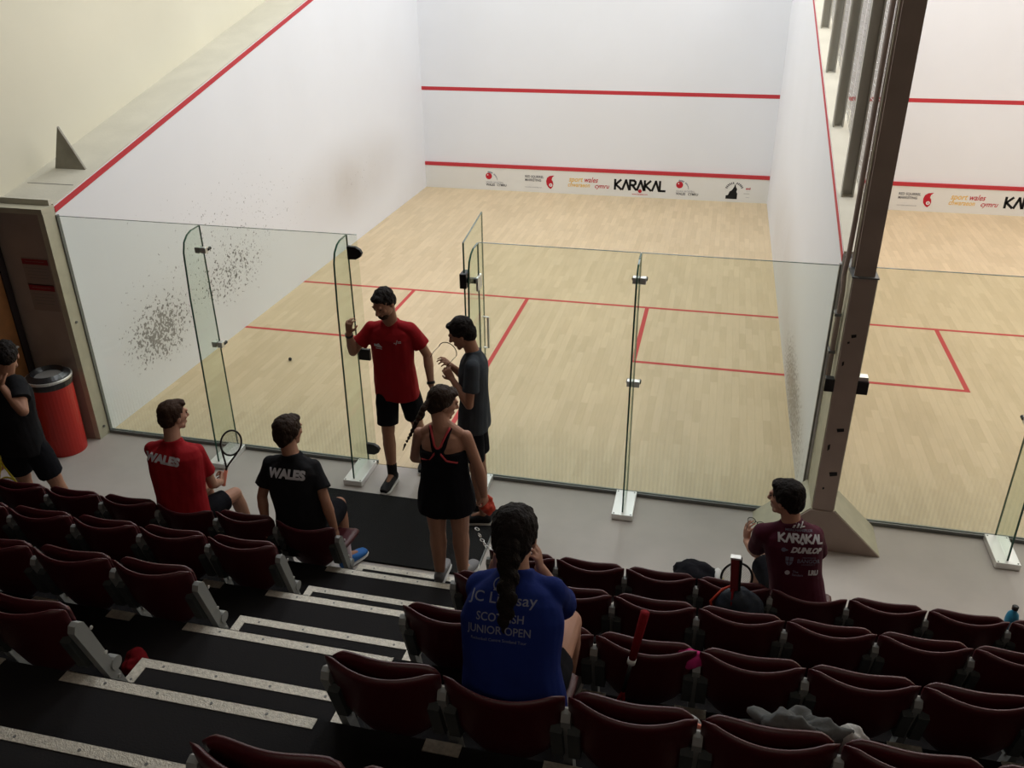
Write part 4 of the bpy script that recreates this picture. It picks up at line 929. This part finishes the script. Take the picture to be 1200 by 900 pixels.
# -- girl in blue, fourth row
p = person('seated girl in blue tournament t-shirt with a long dark braid, leaning on her hands',
    dict(head=(4.908, -3.735, 2.275), neck=(4.925, -3.80, 2.165), shL=(4.785, -3.82, 2.085), shR=(5.065, -3.81, 2.100), elR=(5.075, -3.60, 1.86), wrR=(4.975, -3.605, 2.04), elL=(4.77, -3.58, 1.85), wrL=(4.80, -3.60, 2.03),
         hipL=(4.86, -3.96, 1.75), hipR=(5.04, -3.95, 1.75), knL=(4.78, -3.52, 1.74), anL=(4.84, -3.50, 1.30), toeL=(4.83, -3.39, 1.212), knR=(5.075, -3.50, 1.70), anR=(5.06, -3.48, 1.30), toeR=(5.07, -3.385, 1.212), bend=(0, -.06, .0)),
    'skin', 'hair_dark', 'blue_shirt', 'blackcloth', build=.93, tw=1.13, lk=1.08, hk=.98, f_head=(0, .93, -.36), shirt_len=.16, short_len=.45, shoe='shoe_grey', hands=dict(R=dict(d=(-.1, -.1, 1), n=(-1, 0, .1), curl=.7, k=.85), L=dict(d=(.1, -.1, 1), n=(1, 0, .1), curl=.7, k=.85)), hairkw=dict(puff=.005, nape=.05), base=1.2)
P6 = p
tq = MB(); pts = [(4.905, -3.83, 2.30), (4.915, -3.86, 2.235), (4.925, -3.93, 2.16), (4.925, -3.96, 2.08), (4.92, -3.975, 1.99), (4.915, -3.98, 1.91)]
for i in range(len(pts) - 1):
    for q in range(3):
        t = i + q / 3; c = lerp(V(pts[i]), V(pts[i + 1]), q / 3); rr = .040 - .0045 * t; tq.ell(c + V(((-1) ** (i * 3 + q) * .005, 0, 0)), (rr * 1.1, rr * .8, rr * 1.25))
tq.cap(pts[-1], V(pts[-1]) + V((0, 0, -.07)), .014, .004); blob('braid', tq, M['hair_dark'], P6.hair, voxel=.005, smooth=4, folds=(.003, 50, (1, 1, .5)))
UX = (1, 0.02, .03); UU = (0, .5, .87)
def bl(name, m2, dx, z, m='print_dim'): cloth_mark(name, m2, (4.908 + dx, -4.02 + z * .5, 2.125 + z * .87), UX, UU, M[m], P6.shirt, P6.shirt)
bl('lettering', text2d('JC Lindsay', .049, .0003, xs=1.16), 0, .052)
bl('lettering', text2d('SCOTTISH', .040, .0004, xs=.92), 0, -.008); bl('lettering', text2d('JUNIOR OPEN', .040, .0004, xs=.90), 0, -.052)
bl('lettering', text2d('Racketball Centre Scotland Tour', .015, .0), 0, -.078)
ring = MB(); 
for i in range(24): a0, a1 = 2 * PI * i / 24, 2 * PI * (i + 1) / 24; ring.add([V((.034 * math.cos(a0), .026 * math.sin(a0), 0)), V((.034 * math.cos(a1), .026 * math.sin(a1), 0)), V((.030 * math.cos(a1), .022 * math.sin(a1), 0)), V((.030 * math.cos(a0), .022 * math.sin(a0), 0))], [(3, 2, 1, 0)])
bl('emblem', merge(ring, shift(text2d('JW', .036, .001, shear=.4), 0, -.012)), -.01, .112)
# -- man in maroon
p = person('seated man in maroon sponsored t-shirt beside the brown post, glasses in his raised hand',
    dict(head=(6.070, -1.66, 1.218), neck=(6.115, -1.70, 1.085), shL=(5.955, -1.715, .99), shR=(6.268, -1.67, .995), elL=(5.955, -1.52, .70), wrL=(5.905, -1.365, .665), elR=(6.32, -1.55, .73), wrR=(6.16, -1.40, .68),
         hipL=(6.13, -1.76, .55), hipR=(6.31, -1.75, .55), knL=(6.02, -1.36, .52), anL=(6.0, -1.28, .10), toeL=(5.98, -1.10, .012), knR=(6.30, -1.35, .52), anR=(6.32, -1.25, .10), toeR=(6.33, -1.07, .012)),
    'skin', 'hair_dark', 'maroon_shirt', 'blackcloth', build=.95, f_head=(-.86, .50, -.12), shirt_len=.18, short_len=.9, shoe='shoe_grey', hands=dict(L=dict(d=(-.05, .15, 1), n=(.8, .5, 0), curl=.6), R=dict(d=(-.8, .3, .4), n=(0, 0, 1), curl=.7)), hairkw=dict(puff=.004, top=.006, nape=.02))
P7 = p
glasses((5.955, -1.30, .775), (.8, -.1, -.25), (.2, .1, .9), 'thin dark glasses held up by the seated man in maroon', .95)
MX = (1, .12, .0); MU = (0, .5, .87)
def ml(name, m2, dx, z, m='print_'): cloth_mark(name, m2, (6.18 + dx, -1.80 + .12 * dx + z * .5, 1.04 + z * .87), MX, MU, M[m], P7.shirt, P7.shirt)
ml('emblem', merge(poly2d([(-.035, -.012), (-.022, -.012), (-.008, .018), (-.020, .018)]), poly2d([(-.012, -.012), (.0, -.012), (.010, .012), (.0, .018)]), poly2d([(.008, -.012), (.018, -.012), (.034, .028), (.026, .028)]), poly2d([(.022, -.008), (.042, -.004), (.04, .002), (.022, .0)])), -.03, .078)
ml('lettering', text2d('MERCHANSFLUX', .022, .0003, xs=.95), -.02, .046, 'print_dim')
ml('lettering', logo2d('KARAKAL', .047, .0120), .0, -.018); ml('lettering', disc2d(.0, 0, .009, 12), .0, -.022)
ml('lettering', text2d('DUNLOP', .044, .0028, shear=.35, xs=1.0), .03, -.078)
ml('emblem', merge(disc2d(0, 0, .013, 14), poly2d([(.008, -.009), (.026, 0), (.008, .009)])), -.098, -.066, 'print_dim')
ml('emblem', merge(poly2d([(-.022, .026), (-.003, .026), (-.003, .0), (-.020, .0)]), poly2d([(.001, .026), (.022, .026), (.020, .0), (.001, .0)]), poly2d([(-.020, -.004), (-.002, -.004), (-.002, -.030), (-.014, -.020)]), poly2d([(.002, -.004), (.020, -.004), (.013, -.020), (.002, -.030)])), -.058, -.132, 'print_dim')
ml('lettering', text2d('BANGOR', .034, .0003, xs=1.0), .055, -.140, 'print_dim'); ml('lettering', text2d('PRIFYSGOL', .013, 0, xs=1.3), .055, -.112, 'print_dim'); ml('lettering', text2d('UNIVERSITY', .012, 0, xs=1.3), .055, -.154, 'print_dim')
ml('emblem', disc2d(0, 0, .014, 14), -.055, -.205); ml('lettering', text2d('The', .020, .0005, 'LEFT'), -.028, -.203, 'print_dim'); ml('lettering', text2d('Sanders', .020, .0005, 'LEFT'), -.028, -.222, 'print_dim')
ml('lettering', text2d('LRU', .040, .0028, xs=.85), .095, -.212)
# -- man at far left
p = person('standing man in black sportswear at the left edge, head bowed, hand at his face',
    dict(head=(.550, -1.45, 1.51), neck=(.535, -1.50, 1.38), shL=(.33, -1.44, 1.31), shR=(.655, -1.515, 1.33), elR=(.775, -1.66, 1.20), wrR=(.60, -1.60, 1.335), elL=(.27, -1.42, 1.02), wrL=(.33, -1.50, .80),
         hipL=(.40, -1.50, .86), hipR=(.59, -1.50, .86), knL=(.38, -1.46, .45), anL=(.38, -1.48, .10), toeL=(.34, -1.31, .012), knR=(.655, -1.44, .45), anR=(.70, -1.42, .10), toeR=(.70, -1.25, .012)),
    'skin_tan', 'hair_dark', 'black_shirt', 'blackcloth', build=1.04, f_head=(-.55, .60, -.62), shirt_len=.2, short_len=.84, sleeve=.58, hands=dict(R=dict(d=(-.6, .5, .5), n=(-.2, .9, .3), curl=.7), L=dict(curl=1.0, n=(.9, 0, 0))), hairkw=dict(puff=.002))
P8 = p
slv = MB()
for i in range(7): slv.ell((.708 - .001 * i, -1.53 + .004 * i, 1.33 - .021 * i), (.008, .007, .006), u=8, w=6)
put('sleeve_print', slv, M['print_'], P8.shirt)
racket((.36, -1.60, .86), (.12, -.10, -.9), (.2, -.95, .1), 'racket with purple strings and yellow frame hanging at the left edge', 'yellow', 'yellow', 'purple', .85)

# ------------------------------------------------------------------ bags and small things on the seats
def rbag(c, r, seed, m, name, label, cat, amp=.22, n=14): return tag(put(name, crumple(c, r, seed, amp, n), M[m], None, (c[0], c[1], c[2] - r[2]), smooth=True), label, cat)
b1 = rbag((5.60, -1.62, .54), (.15, .11, .075), 2.2, 'blackcloth', 'sports_bag', 'black sports bag with a silver and yellow end behind the front row seats', 'bag')
put('silver_panel', crumple((5.735, -1.63, .535), (.035, .09, .055), 5, .1), M['sole'], b1, smooth=True, label='silver panel')
put('yellow_trim', crumple((5.765, -1.66, .52), (.013, .05, .04), 6, .1), M['yellow'], b1, smooth=True, label='yellow trim')
racket((5.66, -1.66, .24), (.42, -.1, .86), (-.1, -.8, .45), 'black framed racket leaning behind the front row, left of the man in maroon', 'black', 'black', 'string', .85)
bk = rbag((5.86, -1.99, .63), (.135, .09, .13), 8.3, 'navy', 'backpack', 'navy backpack with red piping on a front row seat', 'backpack', .18)
for s in (-1, 1): put('red_piping', MB().tube([(5.76 + s * .05, -2.06, .60), (5.75 + s * .06, -2.05, .70), (5.78 + s * .03, -2.01, .765), (5.81, -1.97, .775)], .007, 8), M['orange'] if s < 0 else M['darkred'], bk, smooth=True)
put('pale_strap', MB().tube([(5.935, -2.085, .52), (5.94, -2.09, .62), (5.95, -2.06, .66)], .007, 6), M['print_'], bk, smooth=True, label='pale strap')
gp = empty('racket_handle', (5.84, -1.98, .72), 'upright maroon racket handle sticking out of the navy backpack', 'racket handle')
put('grip', MB().prism([(5.80, -2.0, .70), (5.846, -2.0, .70), (5.828, -2.0, .985), (5.777, -2.0, .985)], (0, .035, 0)), M['maroon_grip'], gp, bevel=.008)
put('dark_side', MB().prism([(5.846, -2.001, .70), (5.856, -2.001, .70), (5.843, -2.001, .98), (5.828, -2.001, .985)], (0, .035, 0)), M['black'], gp); put('silver_cap', MB().box((5.775, -2.002, .983), (5.835, -1.963, .995)), M['steel'], gp, bevel=.003, label='silver cap')
# racket hooked over a third row seat, grip up
rr = empty('squash_racket', (5.33, -3.42, 1.30), 'racket with broad red grip propped head down on a third row seat back', 'racket')
T0, T1 = V((5.376, -3.475, 1.79)), V((5.340, -3.505, 1.565)); dr_ = (T1 - T0).normalized()
put('grip', MB().tube([T0, lerp(T0, T1, .5), T1], [.019, .0175, .016], 12, flat=1), M['darkred'], rr, smooth=True)
put('white_collar', MB().tube([T1, T1 + dr_ * .025], .0175, 12), M['sole'], rr, smooth=True, label='white collar')
put('shaft', MB().tube([T1 + dr_ * .025, T1 + dr_ * .17], .008, 8), M['black'], rr, smooth=True)
q0 = T1 + dr_ * .17; th = MB()
for s in (-1, 1): th.tube([q0, q0 + dr_ * .05 + V((s * .012, 0, 0)), q0 + dr_ * .14 + V((s * .05, 0, 0))], .0075, 8)
put('throat', th, M['darkred'], rr, smooth=True); cc = q0 + dr_ * .26
put('hoop', MB().tube([cc + V((1, 0, 0)) * .085 * math.cos(t) + dr_ * .135 * math.sin(t) for t in [2 * PI * i / 28 for i in range(28)]], .007, 8, closed=True), M['black'], rr, smooth=True)
rbag((5.575, -3.36, 1.475), (.06, .035, .05), 4.4, 'magenta', 'towel', 'magenta towel end between two third row seats', 'towel', .3)
jk = rbag((5.915, -3.985, 1.79), (.17, .07, .11), 9.2, 'grey_cloth', 'jacket', 'grey jacket bundled on a fourth row seat', 'jacket', .5, 22)
put('lining', crumple((6.06, -3.97, 1.775), (.085, .05, .085), 12, .5), M['silver_cloth'], jk, smooth=True, label='silver lining')
s2 = rbag((5.585, -4.0, 1.72), (.05, .05, .085), 11.5, 'silver_cloth', 'holdall', 'grey holdall with a strap between two fourth row seats', 'bag', .4)
put('strap', MB().tube([(5.60 + .035 * math.cos(t), -4.04, 1.79 + .045 * math.sin(t)) for t in [PI * i / 8 for i in range(9)]], .008, 6), M['coral'], s2, smooth=True, label='pinkish strap')
rbag((3.10, -3.70, 1.245), (.045, .06, .045), 15.1, 'darkred', 'cloth_bag', 'dark red cloth bag on the platform beside the aisle step', 'bag', .5)
rbag((3.815, -1.78, .205), (.035, .015, .010), 3.3, 'teal', 'wrapper', 'small teal wrapper on the lowest half step', 'wrapper', .3)
wb = tag(put('water_bottle', lathe([(.030, 0), (.036, .01), (.036, .15), (.030, .18), (.014, .20), (.014, .215)], (7.425, -1.70, .455)), M['cyan'], None, (7.425, -1.70, .455), smooth=True), 'blue water bottle at the right edge of the front row', 'bottle')
put('cap', lathe([(.017, .213), (.018, .235), (.012, .24)], (7.425, -1.70, .455)), M['black'], wb)
# hanging link chain across the platform edge by the girl
ch = empty('barrier_chain', (4.27, -1.55, .2), 'short metal link chain hanging at the right side of the aisle', 'chain')
ca, cb = V((4.10, -1.50, .60)), V((4.31, -1.70, .62))
for i in range(9):
    t = (i + .5) / 9; c = lerp(ca, cb, t) - V((0, 0, .10 * 4 * t * (1 - t))); d = (cb - ca).normalized(); n_ = V((0, 0, 1)) if i % 2 else d.cross(V((0, 0, 1)))
    put('link', MB().tube([c + d * .021 * math.cos(a) + n_ * .011 * math.sin(a) for a in [2 * PI * q / 12 for q in range(12)]], .003, 6, closed=True), M['steel'], ch, smooth=True)
